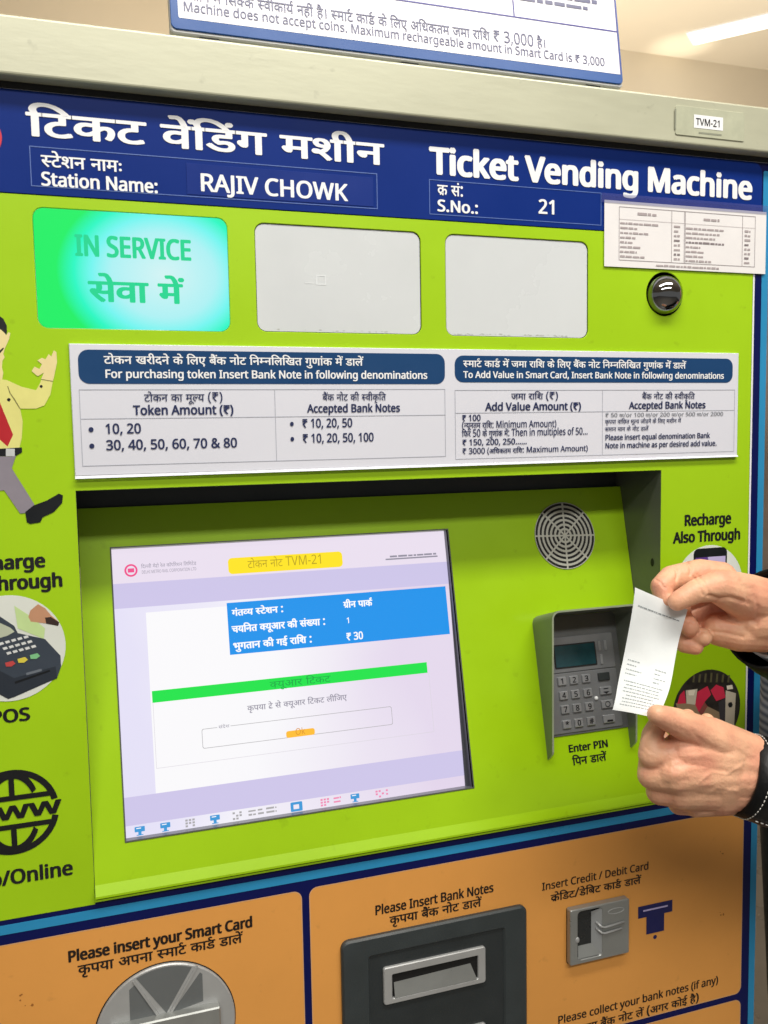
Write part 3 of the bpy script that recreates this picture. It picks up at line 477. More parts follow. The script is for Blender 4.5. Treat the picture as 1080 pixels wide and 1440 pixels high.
इ 282|156,128 122,123 92,113 84,119 53,144 37,166 29,193 29,212 41,240 70,259 109,267 180,267 180,316 0,316 0,357 290,357 290,316 227,316 227,226 99,225 83,219 75,203 78,183 100,159 137,168 172,168 219,154 244,131 256,100 254,65 240,37 215,17 166,2 238,-23 219,-63 101,1 54,8 36,17 30,26 31,52 49,66 78,62 119,39 161,42 195,55 210,80 207,105 185,123
ई 282|156,128 122,123 92,113 84,119 53,144 37,166 29,193 29,212 41,240 70,259 109,267 180,267 180,316 0,316 0,357 290,357 290,316 227,316 227,226 99,225 83,219 75,203 78,183 100,159 137,168 172,168 219,154 244,131 256,100 254,65 240,37 215,17 166,2 238,-23 219,-63 101,1 54,8 36,17 30,26 31,52 49,66 78,62 119,39 161,42 195,55 210,80 207,105 185,123|168,353 148,395 140,431 142,461 157,488 174,501 205,513 257,512 289,501 277,463 233,475 212,472 198,462 187,442 186,417 196,386 215,353
उ 315|0,357 323,357 323,316 260,316 277,284 277,250 267,221 233,188 270,146 285,109 283,61 264,27 238,10 197,0 156,4 126,18 97,41 69,75 42,121 17,180 57,194 86,127 120,76 150,51 167,45 191,43 212,47 227,57 234,68 238,92 229,129 189,173 152,169 149,209 196,216 218,229 231,257 228,287 217,304 202,316 0,316
ऊ 439|0,357 448,357 448,316 260,316 277,284 277,250 267,221 233,188 256,165 286,182 310,190 341,191 363,186 398,161 408,142 413,119 413,89 406,53 377,0 335,24 356,54 367,89 365,126 352,144 337,150 317,151 278,130 286,95 283,61 274,39 258,22 238,10 206,1 178,0 146,8 116,24 97,41 51,104 17,180 57,194 99,104 120,76 142,56 175,43 199,44 217,50 231,62 236,75 237,100 232,122 215,148 189,173 152,169 149,209 196,216 218,229 230,249 230,282 220,300 202,316 0,316
ए 318|326,316 272,316 272,200 264,161 253,141 236,126 214,115 186,110 176,153 208,164 224,188 226,316 92,316 93,172 101,132 127,106 243,36 269,10 279,-21 275,-60 252,-106 211,-82 231,-40 230,-21 223,-7 198,13 96,74 65,104 52,129 46,158 45,316 0,316 0,357 326,357
ऐ 318|326,316 272,316 272,200 264,161 253,141 236,126 214,115 186,110 176,153 208,164 224,188 226,316 92,316 93,172 101,132 127,106 243,36 269,10 279,-21 275,-60 252,-106 211,-82 231,-40 230,-21 223,-7 198,13 96,74 65,104 52,129 46,158 45,316 0,316 0,357 326,357|226,353 202,425 181,458 166,468 149,472 108,467 102,465 88,507 104,511 160,513 187,504 209,488 241,438 269,353
ओ 588|270,125 267,101 252,73 225,55 192,46 147,50 118,62 91,83 66,113 17,204 57,219 92,150 131,104 152,92 182,88 206,95 221,111 224,137 216,163 183,199 149,196 146,236 180,240 207,254 218,277 215,302 205,314 185,322 135,317 98,302 84,341 121,356 186,362 211,357 231,347 253,324 264,284 254,245 225,215 237,204 307,202 341,209 341,316 299,316 299,357 596,357 596,316 536,316 536,0 490,0 490,316 388,316 388,0 341,0 341,167 301,161 261,162|491,353 467,425 445,458 430,468 413,472 372,467 366,465 353,507 368,511 425,513 451,504 473,488 505,438 534,353
औ 588|270,125 267,101 252,73 225,55 192,46 147,50 118,62 91,83 66,113 17,204 57,219 92,150 131,104 152,92 182,88 206,95 221,111 224,137 216,163 183,199 149,196 146,236 180,240 207,254 218,277 215,302 205,314 185,322 135,317 98,302 84,341 121,356 186,362 211,357 231,347 253,324 264,284 254,245 225,215 237,204 307,202 341,209 341,316 299,316 299,357 596,357 596,316 536,316 536,0 490,0 490,316 388,316 388,0 341,0 341,167 301,161 261,162|485,353 456,387 431,401 396,403 357,392 342,431 384,443 425,441 453,427 482,399 464,439 445,462 412,475 366,467 353,507 386,514 425,513 459,500 480,480 505,438 534,353
ऍ 318|326,316 272,316 272,200 264,161 253,141 236,126 214,115 186,110 176,153 208,164 224,188 226,316 92,316 93,172 101,132 127,106 243,36 269,10 279,-21 275,-60 252,-106 211,-82 231,-40 230,-21 223,-7 198,13 96,74 65,104 52,129 46,158 45,316 0,316 0,357 326,357|307,496 289,447 263,414 229,397 174,391 149,397 126,408 105,425 87,449 65,496 106,509 122,474 140,450 154,439 180,431 209,433 232,445 248,467 263,511
ा 149|98,316 98,0 51,0 51,316 0,316 0,357 157,357 157,316
ि 149|51,316 0,316 0,357 46,357 31,405 31,430 39,456 54,478 75,496 118,512 153,515 205,510 275,484 336,438 389,377 404,353 356,353 326,390 264,443 231,460 197,470 163,473 127,469 108,462 87,444 78,420 78,399 95,357 157,357 157,316 98,316 98,0 51,0
ी 149|-106,353 -119,386 -126,417 -124,453 -116,473 -94,498 -73,509 -49,514 -13,513 22,498 50,468 73,422 94,357 157,357 157,316 98,316 98,0 51,0 51,316 0,316 0,357 50,357 28,423 10,454 -5,467 -33,474 -59,468 -74,449 -80,421 -76,391 -60,353
ु 0|-142,-7 -100,5 -64,6 -29,-4 -11,-16 7,-41 13,-74 6,-106 -14,-132 -34,-144 -74,-153 -126,-151 -158,-142 -213,-108 -261,-57 -226,-33 -204,-58 -170,-89 -133,-107 -90,-113 -72,-111 -45,-102 -36,-94 -29,-70 -39,-45 -53,-37 -75,-33 -103,-36 -128,-45
ू 0|-36,-141 -78,-152 -113,-153 -149,-144 -174,-123 -189,-95 -188,-52 -173,-25 -145,-4 -93,6 -29,-5 22,-36 70,-89 83,-109 48,-131 6,-77 -38,-44 -90,-33 -128,-41 -142,-52 -148,-68 -147,-87 -139,-101 -124,-109 -102,-113 -79,-110 -51,-101
ृ 0|16,-134 -31,-151 -75,-153 -110,-144 -128,-131 -142,-115 -150,-95 -152,-62 -146,-42 -127,-16 -95,2 -51,10 -47,-28 -76,-34 -100,-49 -110,-70 -107,-93 -91,-107 -64,-113 -32,-109 1,-94
े 0|-97,353 -121,425 -142,458 -157,468 -175,472 -216,467 -221,465 -235,507 -219,511 -163,513 -137,504 -114,488 -82,438 -54,353
ै 0|-103,353 -131,387 -157,401 -192,403 -231,392 -246,431 -203,443 -163,441 -135,427 -105,399 -124,439 -143,462 -176,475 -222,467 -235,507 -202,514 -163,513 -129,500 -107,480 -82,438 -54,353
ो 149|98,316 98,0 51,0 51,316 0,316 0,357 157,357 157,316|52,353 28,425 6,458 -8,468 -26,472 -67,467 -72,465 -86,507 -70,511 -14,513 12,504 34,488 67,438 95,353
ौ 149|98,316 98,0 51,0 51,316 0,316 0,357 157,357 157,316|46,353 18,387 -8,401 -43,403 -82,392 -97,431 -55,443 -14,441 14,427 44,399 25,439 6,462 -27,475 -73,467 -86,507 -53,514 -14,513 20,500 41,480 67,438 95,353
ॉ 149|98,316 98,0 51,0 51,316 0,316 0,357 157,357 157,316|171,496 154,447 127,414 93,397 39,391 13,397 -9,408 -30,425 -48,449 -71,496 -30,509 -14,474 4,450 18,439 44,431 74,433 97,445 112,467 128,511
ं 0|-106,443 -97,467 -75,477 -52,467 -43,443 -52,420 -75,410 -97,420
ँ 0|-108,487 -100,507 -80,515 -59,507 -51,487 -59,466 -80,458 -100,466|40,496 22,447 -4,414 -38,397 -93,391 -118,397 -141,408 -162,425 -180,449 -202,496 -163,509 -146,474 -128,449 -106,434 -88,430 -57,431 -34,444 -18,467 -3,511
ः 156|45,250 55,276 80,287 105,276 115,250 105,224 80,213 55,224|45,68 55,94 80,105 105,94 115,68 105,42 80,31 55,42
् 0|-103,-25 -63,-23 -28,-29 2,-42 29,-61 87,-130 54,-154 16,-104 -14,-80 -59,-66 -96,-68
़ 0|-194,-77 -185,-53 -163,-44 -140,-53 -131,-77 -140,-101 -163,-110 -185,-101
। 218|111,357 158,357 158,0 111,0
₹ 316|41,272 154,272 143,295 121,311 93,316 41,316 41,357 284,357 284,316 176,316 192,298 201,272 284,272 284,231 202,231 192,198 172,172 142,153 100,142 221,0 163,0 41,142 47,183 97,184 124,190 142,204 155,231 41,231"""
# ------------------------------------------------------------------ lettering: outlines of the letters, shaped and filled here
def load_glyphs():
    out = {}
    for line in GLYPHS.strip().split('\n'):
        head, *loops = line.split('|')
        ch, adv = head[0], int(head[2:])
        ls = [[tuple(int(t) / 1000 for t in p.split(',')) for p in l.split()] for l in loops]
        if ch == '₹':                           # as tall as the figures beside it
            adv, ls = adv * 1.3, [[(x * 1.3, y * 1.3) for x, y in l] for l in ls]
        out[ch] = (adv / 1000, ls)
    out['•'] = (0.62, [[(0.10 + 0.11 * math.cos(k * math.pi / 8), 0.21 + 0.11 * math.sin(k * math.pi / 8)) for k in range(16)]])
    return out
GL = load_glyphs()
CAP, HEADLINE = 0.480, 0.357
CONS = set('कखगघङचछजझञटठडढणतथदधनपफबभमयरलवशषसह')
SIGNS = set('ािीुूृेैोौॉंँः')
MIDBAR = set('कफ')
NOBAR = set('टठडढदहरङछ')
CACHE = {}

def glyph(ch):
    if ch not in CACHE:
        adv, ls = GL[ch]
        vs, tr = tess(ls)
        CACHE[ch] = (adv, vs, [tuple(t) for t in tr])
    return CACHE[ch]

def half(ch):
    """Half form of a consonant: the letter without its upright bar."""
    key = ch + 'h'
    if key not in CACHE:
        adv, vs, tr = glyph(ch)
        cut = adv - 0.100 if ch not in MIDBAR else adv * 0.80
        bm = bmesh.new()
        bv = [bm.verts.new((x, y, 0)) for x, y in vs]
        for t in tr:
            try:
                bm.faces.new([bv[i] for i in t])
            except ValueError:
                pass
        bmesh.ops.bisect_plane(bm, geom=bm.verts[:] + bm.edges[:] + bm.faces[:], plane_co=(cut, 0, 0), plane_no=(1, 0, 0), clear_outer=True)
        bm.verts.index_update()
        CACHE[key] = (cut, [(v.co.x, v.co.y) for v in bm.verts], [tuple(v.index for v in f.verts) for f in bm.faces])
        bm.free()
    return CACHE[key]

def quads(strokes):
    vs, fs = [], []
    for q in strokes:
        fs.append(tuple(range(len(vs), len(vs) + len(q)))); vs += q
    return vs, fs
REPH = quads([stroke(-0.055, 0.345, -0.125, 0.415, 0.034), stroke(-0.125, 0.405, -0.118, 0.462, 0.034), stroke(-0.122, 0.455, -0.06, 0.490, 0.034), stroke(-0.07, 0.490, -0.01, 0.462, 0.034)])
RAKAR = quads([stroke(0.0, 0.115, -0.13, 0.02, 0.036)])

def shape(text):
    """Text in reading order to placed pieces: (verts, faces, x offset); and its width."""
    out, x, i, n = [], 0.0, 0, len(text)
    def put(g, dx=0.0, adv=True):
        nonlocal x
        out.append((g[1], g[2], x + dx))
        if adv:
            x += g[0]
    while i < n:
        ch = text[i]
        if ch == ' ':
            x += 0.18; i += 1; continue
        if ch in CONS:
            cl = [ch]; i += 1
            while i + 1 < n and text[i] == '्' and text[i + 1] in CONS:
                cl.append(text[i + 1]); i += 2
            signs = []
            while i < n and text[i] in SIGNS or i < n and text[i] == '़':
                signs.append(text[i]); i += 1
            reph = len(cl) > 1 and cl[0] == 'र'
            if reph:
                cl = cl[1:]
            rakar = len(cl) > 1 and cl[-1] == 'र'
            if rakar:
                cl = cl[:-1]
            if 'ि' in signs:
                put(glyph('ि')); signs.remove('ि')
            for c in cl[:-1]:
                put(half(c))
            b = cl[-1]
            put(glyph(b))
            if rakar:
                out.append((*RAKAR, x - (0.19 if b in MIDBAR else 0.10)))
            for s in signs:
                dx = 0.0
                if s in 'ुूृ़':
                    dx = -0.14 if b in MIDBAR else 0.0
                if s in 'ंँ' and any(t in 'ेैोौ' for t in signs):
                    dx = 0.075
                if s in 'ेै' and b in NOBAR:
                    dx = -0.02
                put(glyph(s), dx)
            if reph:
                out.append((*REPH, x - (0.10 if b in NOBAR else 0.0)))
            continue
        if ch in GL:
            put(glyph(ch))
        i += 1
    return out, x

class Lines:
    """Collects lines of print; each line becomes a part of its own."""
    def __init__(s, parent, name='lettering'):
        s.parent, s.name = parent, name

def text(mb, S, s, x0, base, h, m, x1=None, l=0.0004, bold=0.0, ctr=None, slant=0.0, ref=None):
    """Write s on face S: left edge x0 (or centre ctr), baseline at b = base, letter height h, stretched to x1 if given."""
    if isinstance(mb, Lines):
        one = MB()
        text(one, S, s, x0, base, h, m, x1, l, bold, ctr, slant, ref)
        return one.build(mb.name, mb.parent)
    pcs, w = shape(s)
    if ref is None:
        ref = HEADLINE if ('\u0900' <= next((c for c in s if c not in ' ("₹।•'), 'A') <= '\u097f') else CAP
    sy = h / ref
    sx = (x1 - x0) / w if x1 is not None else sy
    if ctr is not None:
        x0 = ctr - w * sx / 2
    offs = [(0, 0)]
    if bold:
        offs += [(bold * math.cos(t), bold * 0.7 * math.sin(t)) for t in (0, math.pi, 0.9, math.pi - 0.9, -0.9, math.pi + 0.9)]
    for k, (ox, oy) in enumerate(offs):
        for vs, fs, dx in pcs:
            pts = [S(x0 + (vx + dx + ox) * sx, base - (vy + oy) * sy + slant * ((vx + dx) * sx), l + k * 6e-6) for vx, vy in vs]
            mb.add(pts, fs, m)

def scribble(mb, S, x0, x1, base, h, m, l, rnd, gap=0.2):
    """A line of print too small to read: a row of short word-shaped dashes."""
    x = x0
    while x < x1 - h * 0.5:
        w = min(x1 - x, h * rnd.uniform(1.2, 4.5))
        mb.flat(S, rect(x, base - h * rnd.uniform(0.75, 1.0), x + w, base), l, m)
        x += w + h * rnd.uniform(0.35, 0.6)
ART={
 'man':[
  ('skin',[(-0.0633,-0.09),(-0.0557,-0.0902),(-0.0511,-0.0855),(-0.0495,-0.0876),(-0.048,-0.0869),(-0.0492,-0.0822),(-0.053,-0.074),(-0.0542,-0.0699),(-0.0533,-0.0672),(-0.0551,-0.0645),(-0.0558,-0.059),(-0.055,-0.055),(-0.0563,-0.0482),(-0.0654,-0.0482)]),
  ('hair',[(-0.0626,-0.1021),(-0.0552,-0.1003),(-0.0528,-0.0983),(-0.0505,-0.093),(-0.0505,-0.0882),(-0.0512,-0.0851),(-0.0533,-0.0882),(-0.0557,-0.0899),(-0.0633,-0.0897)]),
  ('hair',[(-0.0592,-0.0709),(-0.0566,-0.0729),(-0.0539,-0.0753),(-0.0536,-0.0742),(-0.0567,-0.0704),(-0.0593,-0.0688)]),
  ('shirt',[(-0.0653,-0.0495),(-0.0578,-0.0495),(-0.0527,-0.0489),(-0.0415,-0.0434),(-0.0307,-0.0406),(-0.0271,-0.0468),(-0.0263,-0.0496),(-0.0173,-0.048),(-0.0197,-0.0372),(-0.0247,-0.0282),(-0.0314,-0.0255),(-0.0437,-0.0256),(-0.0422,-0.0152),(-0.0436,-0.0014),(-0.0459,0.0068),(-0.053,0.0074),(-0.0683,0.0077)]),
  ('skin',[(-0.0263,-0.0499),(-0.0239,-0.0551),(-0.0288,-0.0521),(-0.0334,-0.0562),(-0.031,-0.0599),(-0.0272,-0.0581),(-0.0251,-0.062),(-0.0286,-0.065),(-0.0248,-0.0672),(-0.0223,-0.0659),(-0.0195,-0.0703),(-0.0176,-0.0683),(-0.0154,-0.0734),(-0.0134,-0.072),(-0.0133,-0.0635),(-0.0171,-0.0482)]),
  ('tie',[(-0.0621,-0.0386),(-0.0587,-0.0305),(-0.0501,-0.0043),(-0.0548,0.0053),(-0.0603,-0.0004),(-0.0638,-0.0059)]),
  ('black',[(-0.0683,0.0073),(-0.0439,0.0062),(-0.0439,0.0103),(-0.0494,0.0133),(-0.0686,0.0128)]),
  ('silver',[(-0.0562,0.007),(-0.0494,0.0072),(-0.0497,0.0133),(-0.0565,0.0132)]),
  ('trouser',[(-0.0686,0.0129),(-0.0527,0.0136),(-0.0488,0.013),(-0.0525,0.0233),(-0.0365,0.0539),(-0.044,0.0606),(-0.0479,0.0608),(-0.0592,0.0411),(-0.0701,0.0421)]),
  ('black',[(-0.044,0.0599),(-0.0372,0.0546),(-0.0265,0.0508),(-0.017,0.0455),(-0.0138,0.047),(-0.0147,0.0534),(-0.0217,0.0609),(-0.0305,0.0647),(-0.0326,0.0689),(-0.0406,0.0699),(-0.0431,0.0683)]),
  ('dark',[(-0.052,-0.0441),(-0.0504,-0.0386),(-0.0471,-0.0331),(-0.0434,-0.0256),(-0.0442,-0.0256),(-0.0479,-0.0326),(-0.0512,-0.0384),(-0.0525,-0.0438)]),
  ('dark',[(-0.0263,-0.0499),(-0.0171,-0.0482),(-0.0171,-0.0477),(-0.0263,-0.0493)]),
  ('black',[(-0.0519,-0.0345),(-0.0507,-0.0337),(-0.0505,-0.0326),(-0.0518,-0.0315),(-0.0531,-0.0321),(-0.0533,-0.0334)]),
  ('black',[(-0.0265,-0.0451),(-0.0254,-0.0444),(-0.0255,-0.0433),(-0.0265,-0.0424),(-0.0277,-0.0431),(-0.0276,-0.0444)]),
 ],
 'pos':[
  ('card',[(-0.0563,0.1378),(-0.0439,0.1479),(-0.0332,0.1589),(-0.0346,0.168),(-0.0545,0.1571)]),
  ('skin2',[(-0.0458,0.1481),(-0.044,0.1428),(-0.0378,0.1379),(-0.0324,0.1417),(-0.028,0.1482),(-0.0217,0.1548),(-0.0228,0.1574),(-0.0312,0.155),(-0.0441,0.1523)]),
  ('sleeve',[(-0.0328,0.1498),(-0.0281,0.1496),(-0.0217,0.1548),(-0.0228,0.1578),(-0.0321,0.155)]),
  ('term',[(-0.0783,0.141),(-0.0677,0.1459),(-0.0572,0.1548),(-0.0547,0.1611),(-0.0337,0.1681),(-0.0221,0.1835),(-0.022,0.1928),(-0.0258,0.2027),(-0.0602,0.2153),(-0.0649,0.2164),(-0.0711,0.212),(-0.0816,0.2048)]),
  ('termd',[(-0.0807,0.1868),(-0.07,0.1919),(-0.0594,0.1991),(-0.0263,0.1923),(-0.0258,0.2027),(-0.0602,0.2153),(-0.0649,0.2164),(-0.0711,0.212),(-0.0816,0.2048)]),
  ('lcd',[(-0.0751,0.1483),(-0.068,0.1513),(-0.06,0.1562),(-0.0571,0.1597),(-0.0631,0.1627),(-0.0686,0.1639),(-0.0758,0.1622)]),
  ('black',[(-0.0592,0.2022),(-0.0312,0.1949),(-0.0308,0.1964),(-0.0589,0.2042)]),
  ('termk',[(-0.0499,0.1956),(-0.0377,0.1932),(-0.0374,0.1953),(-0.0497,0.1977)]),
  ('key',[(-0.0699,0.1682),(-0.0666,0.1675),(-0.0656,0.1694),(-0.0689,0.1703)]),
  ('key',[(-0.0651,0.1672),(-0.0618,0.1665),(-0.0608,0.1684),(-0.0641,0.1693)]),
  ('key',[(-0.0603,0.1662),(-0.057,0.1655),(-0.056,0.1674),(-0.0593,0.1683)]),
  ('key',[(-0.0555,0.1653),(-0.0521,0.1645),(-0.0511,0.1665),(-0.0545,0.1674)]),
  ('key',[(-0.0506,0.1643),(-0.0473,0.1636),(-0.0462,0.1655),(-0.0496,0.1664)]),
  ('key',[(-0.0672,0.1724),(-0.0639,0.1717),(-0.0629,0.1736),(-0.0662,0.1745)]),
  ('key',[(-0.0624,0.1715),(-0.0591,0.1708),(-0.0581,0.1727),(-0.0614,0.1736)]),
  ('key',[(-0.0576,0.1705),(-0.0542,0.1698),(-0.0532,0.1717),(-0.0566,0.1726)]),
  ('key',[(-0.0527,0.1695),(-0.0494,0.1688),(-0.0484,0.1708),(-0.0517,0.1717)]),
  ('key',[(-0.0479,0.1686),(-0.0445,0.1679),(-0.0435,0.1698),(-0.0469,0.1707)]),
  ('key',[(-0.0645,0.1767),(-0.0612,0.176),(-0.0602,0.1779),(-0.0635,0.1788)]),
  ('key',[(-0.0597,0.1758),(-0.0563,0.1751),(-0.0553,0.177),(-0.0587,0.1779)]),
  ('key',[(-0.0549,0.1748),(-0.0515,0.1741),(-0.0505,0.176),(-0.0538,0.1769)]),
  ('key',[(-0.05,0.1739),(-0.0466,0.1732),(-0.0456,0.1751),(-0.049,0.176)]),
  ('key',[(-0.0451,0.1729),(-0.0417,0.1722),(-0.0407,0.1741),(-0.0441,0.175)]),
  ('red',[(-0.0657,0.1853),(-0.0597,0.1841),(-0.0577,0.1867),(-0.0607,0.1888),(-0.0651,0.1886)]),
  ('yel',[(-0.056,0.183),(-0.05,0.1818),(-0.0479,0.1844),(-0.051,0.1866),(-0.0554,0.1863)]),
  ('grn',[(-0.0462,0.1807),(-0.0402,0.1795),(-0.0381,0.1821),(-0.0412,0.1843),(-0.0457,0.184)]),
 ],
 'gate':[
  ('tan',[(0.601,0.2972),(0.6311,0.299),(0.6583,0.3137),(0.6664,0.3311),(0.6355,0.3322),(0.6068,0.3124)]),
  ('pink',[(0.6065,0.2882),(0.612,0.2839),(0.6145,0.2987),(0.6028,0.2982)]),
  ('pink',[(0.6291,0.2875),(0.6423,0.2824),(0.6473,0.2927),(0.6388,0.2999),(0.6313,0.3104),(0.6264,0.3017)]),
  ('pink',[(0.6462,0.2877),(0.6538,0.2821),(0.6636,0.2864),(0.6667,0.2982),(0.6542,0.3009)]),
  ('maroon',[(0.6313,0.3104),(0.6388,0.2999),(0.6427,0.3053),(0.6352,0.3158)]),
  ('dgrey',[(0.6571,0.3029),(0.6667,0.2982),(0.6683,0.3297),(0.6594,0.322)]),
  ('lgrey',[(0.6139,0.2842),(0.629,0.2842),(0.6264,0.3017),(0.615,0.2991)]),
  ('lgrey',[(0.6666,0.29),(0.6804,0.2948),(0.6786,0.3359),(0.6664,0.3303)]),
  ('cream',[(0.6167,0.2845),(0.6262,0.2849),(0.6244,0.291),(0.6177,0.2902)]),
  ('black',[(0.6708,0.3044),(0.6747,0.3041),(0.6765,0.3076),(0.6748,0.3103),(0.6715,0.3099),(0.6698,0.3068)]),
  ('cream',[(0.6675,0.2848),(0.6753,0.2847),(0.6763,0.2894),(0.6685,0.2894)]),
  ('olive',[(0.6231,0.2682),(0.6257,0.2682),(0.6247,0.2765),(0.6221,0.2762)]),
  ('olive',[(0.6307,0.2682),(0.6333,0.2682),(0.6323,0.2773),(0.6297,0.277)]),
  ('olive',[(0.6383,0.2682),(0.6409,0.2682),(0.64,0.2781),(0.6373,0.2778)]),
  ('olive',[(0.6459,0.2682),(0.6486,0.2681),(0.6476,0.2789),(0.6449,0.2786)]),
  ('olive',[(0.6536,0.2698),(0.6563,0.2698),(0.6554,0.2798),(0.6526,0.2795)]),
  ('olive',[(0.6614,0.2714),(0.6641,0.2714),(0.6631,0.2806),(0.6604,0.2803)]),
  ('olive',[(0.6692,0.2731),(0.6719,0.273),(0.6709,0.2814),(0.6682,0.2812)]),
 ],
}
RIGHT=[
  [(0.6391,-0.13,1.2704,0.0243),(0.6052,-0.135,1.2735,0.0248),(0.5808,-0.135,1.2748,0.0257)],
  [(0.6031,-0.137,1.2854,0.0223),(0.5694,-0.143,1.2957,0.0217),(0.5408,-0.149,1.3066,0.0169)],
  [(0.5408,-0.149,1.3066,0.0169),(0.5299,-0.151,1.3102,0.0139),(0.5088,-0.151,1.3073,0.0106),(0.4941,-0.148,1.3004,0.0089),(0.4911,-0.147,1.2985,0.0082)],
  [(0.5974,-0.135,1.26,0.0195),(0.569,-0.135,1.2625,0.0184),(0.5469,-0.131,1.2657,0.0146)],
  [(0.5917,-0.127,1.2812,0.0255),(0.5592,-0.117,1.3021,0.0192),(0.5447,-0.115,1.3116,0.0146)],
  [(0.5936,-0.125,1.2739,0.024),(0.5548,-0.113,1.285,0.0164)],
  [(0.5938,-0.125,1.2671,0.0211),(0.5534,-0.115,1.2679,0.0142)],
  [(0.5591,-0.119,1.3092,0.0169),(0.5376,-0.119,1.3153,0.0145),(0.5043,-0.121,1.3146,0.0114)],
  [(0.5043,-0.121,1.3146,0.0114),(0.4893,-0.127,1.3088,0.0098),(0.4895,-0.131,1.2985,0.0088)],
  [(0.5465,-0.113,1.2977,0.0146),(0.5167,-0.113,1.2946,0.0116)],
  [(0.5167,-0.113,1.2946,0.0116),(0.5125,-0.125,1.2786,0.0096),(0.5142,-0.135,1.2713,0.0085)],
  [(0.5484,-0.113,1.2801,0.0141),(0.5232,-0.113,1.2728,0.0109)],
  [(0.5232,-0.113,1.2728,0.0109),(0.522,-0.127,1.2618,0.009),(0.5274,-0.137,1.2614,0.0082)],
  [(0.5487,-0.117,1.266,0.0125),(0.5203,-0.117,1.2598,0.0095)],
  [(0.5203,-0.117,1.2598,0.0095),(0.5144,-0.127,1.2539,0.0079),(0.5221,-0.133,1.2519,0.0072)],
]
LEFT=[
  [(0.6002,-0.175,1.1396,0.0309),(0.5723,-0.175,1.1449,0.0288),(0.5528,-0.175,1.1464,0.0272)],
  [(0.5726,-0.175,1.1305,0.0245),(0.5492,-0.175,1.1339,0.0241)],
  [(0.5527,-0.175,1.1528,0.0241),(0.4775,-0.175,1.1739,0.0182)],
  [(0.5529,-0.175,1.1431,0.0257),(0.4676,-0.177,1.1591,0.0182)],
  [(0.5531,-0.175,1.1333,0.0229),(0.4759,-0.173,1.1408,0.017)],
  [(0.5528,-0.171,1.1273,0.0202),(0.4976,-0.167,1.1263,0.0152)],
  [(0.5161,-0.173,1.1655,0.025),(0.5149,-0.173,1.1478,0.0259),(0.5183,-0.171,1.1337,0.0226)],
  [(0.4791,-0.173,1.168,0.0182),(0.472,-0.175,1.1559,0.0188),(0.4817,-0.172,1.1408,0.0178),(0.4991,-0.167,1.1273,0.0154)],
  [(0.5504,-0.173,1.157,0.0227),(0.5051,-0.177,1.1835,0.0178),(0.4924,-0.179,1.1901,0.015),(0.464,-0.183,1.2048,0.0116),(0.4442,-0.185,1.2139,0.0084)],
  [(0.4776,-0.175,1.1714,0.0168),(0.4504,-0.169,1.173,0.0114)],
  [(0.4504,-0.169,1.173,0.0114),(0.4552,-0.163,1.1879,0.009),(0.463,-0.165,1.2026,0.0078)],
  [(0.4676,-0.177,1.1573,0.0169),(0.452,-0.167,1.1546,0.0121)],
  [(0.452,-0.167,1.1546,0.0121),(0.4618,-0.151,1.1615,0.0097),(0.4748,-0.149,1.1758,0.009)],
  [(0.4759,-0.173,1.1408,0.0156),(0.4615,-0.166,1.139,0.0122)],
  [(0.4615,-0.166,1.139,0.0122),(0.4804,-0.147,1.14,0.0099),(0.5036,-0.141,1.151,0.0086)],
  [(0.4976,-0.167,1.1263,0.0138),(0.4851,-0.161,1.122,0.0098)],
  [(0.4851,-0.161,1.122,0.0098),(0.4971,-0.145,1.1256,0.0086),(0.5169,-0.139,1.1351,0.0079)],
  [(0.5006,-0.145,1.1495,0.0099),(0.5033,-0.149,1.1734,0.0092),(0.493,-0.161,1.1984,0.0075)],
  [(0.5214,-0.143,1.1426,0.0101),(0.5248,-0.147,1.1666,0.0086),(0.5149,-0.159,1.1919,0.0069)],
]
TICKET=[ ((0.4536, -0.139, 1.3126),(0.5078, -0.139, 1.2888)),((0.4467, -0.142, 1.2849),(0.4991, -0.142, 1.2651)),((0.4358, -0.15, 1.2545),(0.4852, -0.15, 1.2363)),((0.4203, -0.163, 1.2347),(0.4686, -0.163, 1.2188)),((0.4071, -0.176, 1.2199),(0.4521, -0.176, 1.2066)) ]
RIGHT_LINES=[([(0.5232,-0.15,1.3017),(0.5339,-0.15,1.2983),(0.5463,-0.15,1.298),(0.5588,-0.15,1.2938)],0.0022,0.00187),([(0.5342,-0.15,1.2829),(0.5451,-0.15,1.2781),(0.5576,-0.15,1.2744),(0.5717,-0.15,1.2745)],0.0022,0.0017),([(0.5253,-0.15,1.2695),(0.5407,-0.15,1.2669),(0.5602,-0.15,1.2612)],0.002,0.00102),([(0.5056,-0.15,1.32),(0.5117,-0.15,1.3127),(0.5156,-0.15,1.3035)],0.0016,0.00085),([(0.5101,-0.15,1.3216),(0.517,-0.15,1.3142),(0.5216,-0.15,1.3056)],0.0016,0.00076),([(0.5568,-0.15,1.312),(0.5633,-0.15,1.3025),(0.5651,-0.15,1.292)],0.0025,0.00102),([(0.5728,-0.15,1.2979),(0.5762,-0.15,1.2859),(0.575,-0.15,1.2703)],0.002,0.00085),([(0.4863,-0.15,1.3301),(0.4893,-0.15,1.3243),(0.4879,-0.15,1.3181)],0.0015,0.00136),([(0.4988,-0.15,1.3337),(0.5033,-0.15,1.3284),(0.5026,-0.15,1.3221)],0.0015,0.00136),([(0.4667,-0.15,1.3202),(0.4718,-0.15,1.3174),(0.4763,-0.15,1.3121)],0.0014,0.00068),([(0.4965,-0.15,1.2797),(0.5025,-0.15,1.2804),(0.5085,-0.15,1.2774)],0.0012,0.00068),([(0.5102,-0.15,1.2689),(0.5162,-0.15,1.2703),(0.5223,-0.15,1.2685)],0.0012,0.00068),([(0.5281,-0.15,1.3255),(0.5474,-0.15,1.3204),(0.567,-0.15,1.3087)],0.003,-0.00068)]
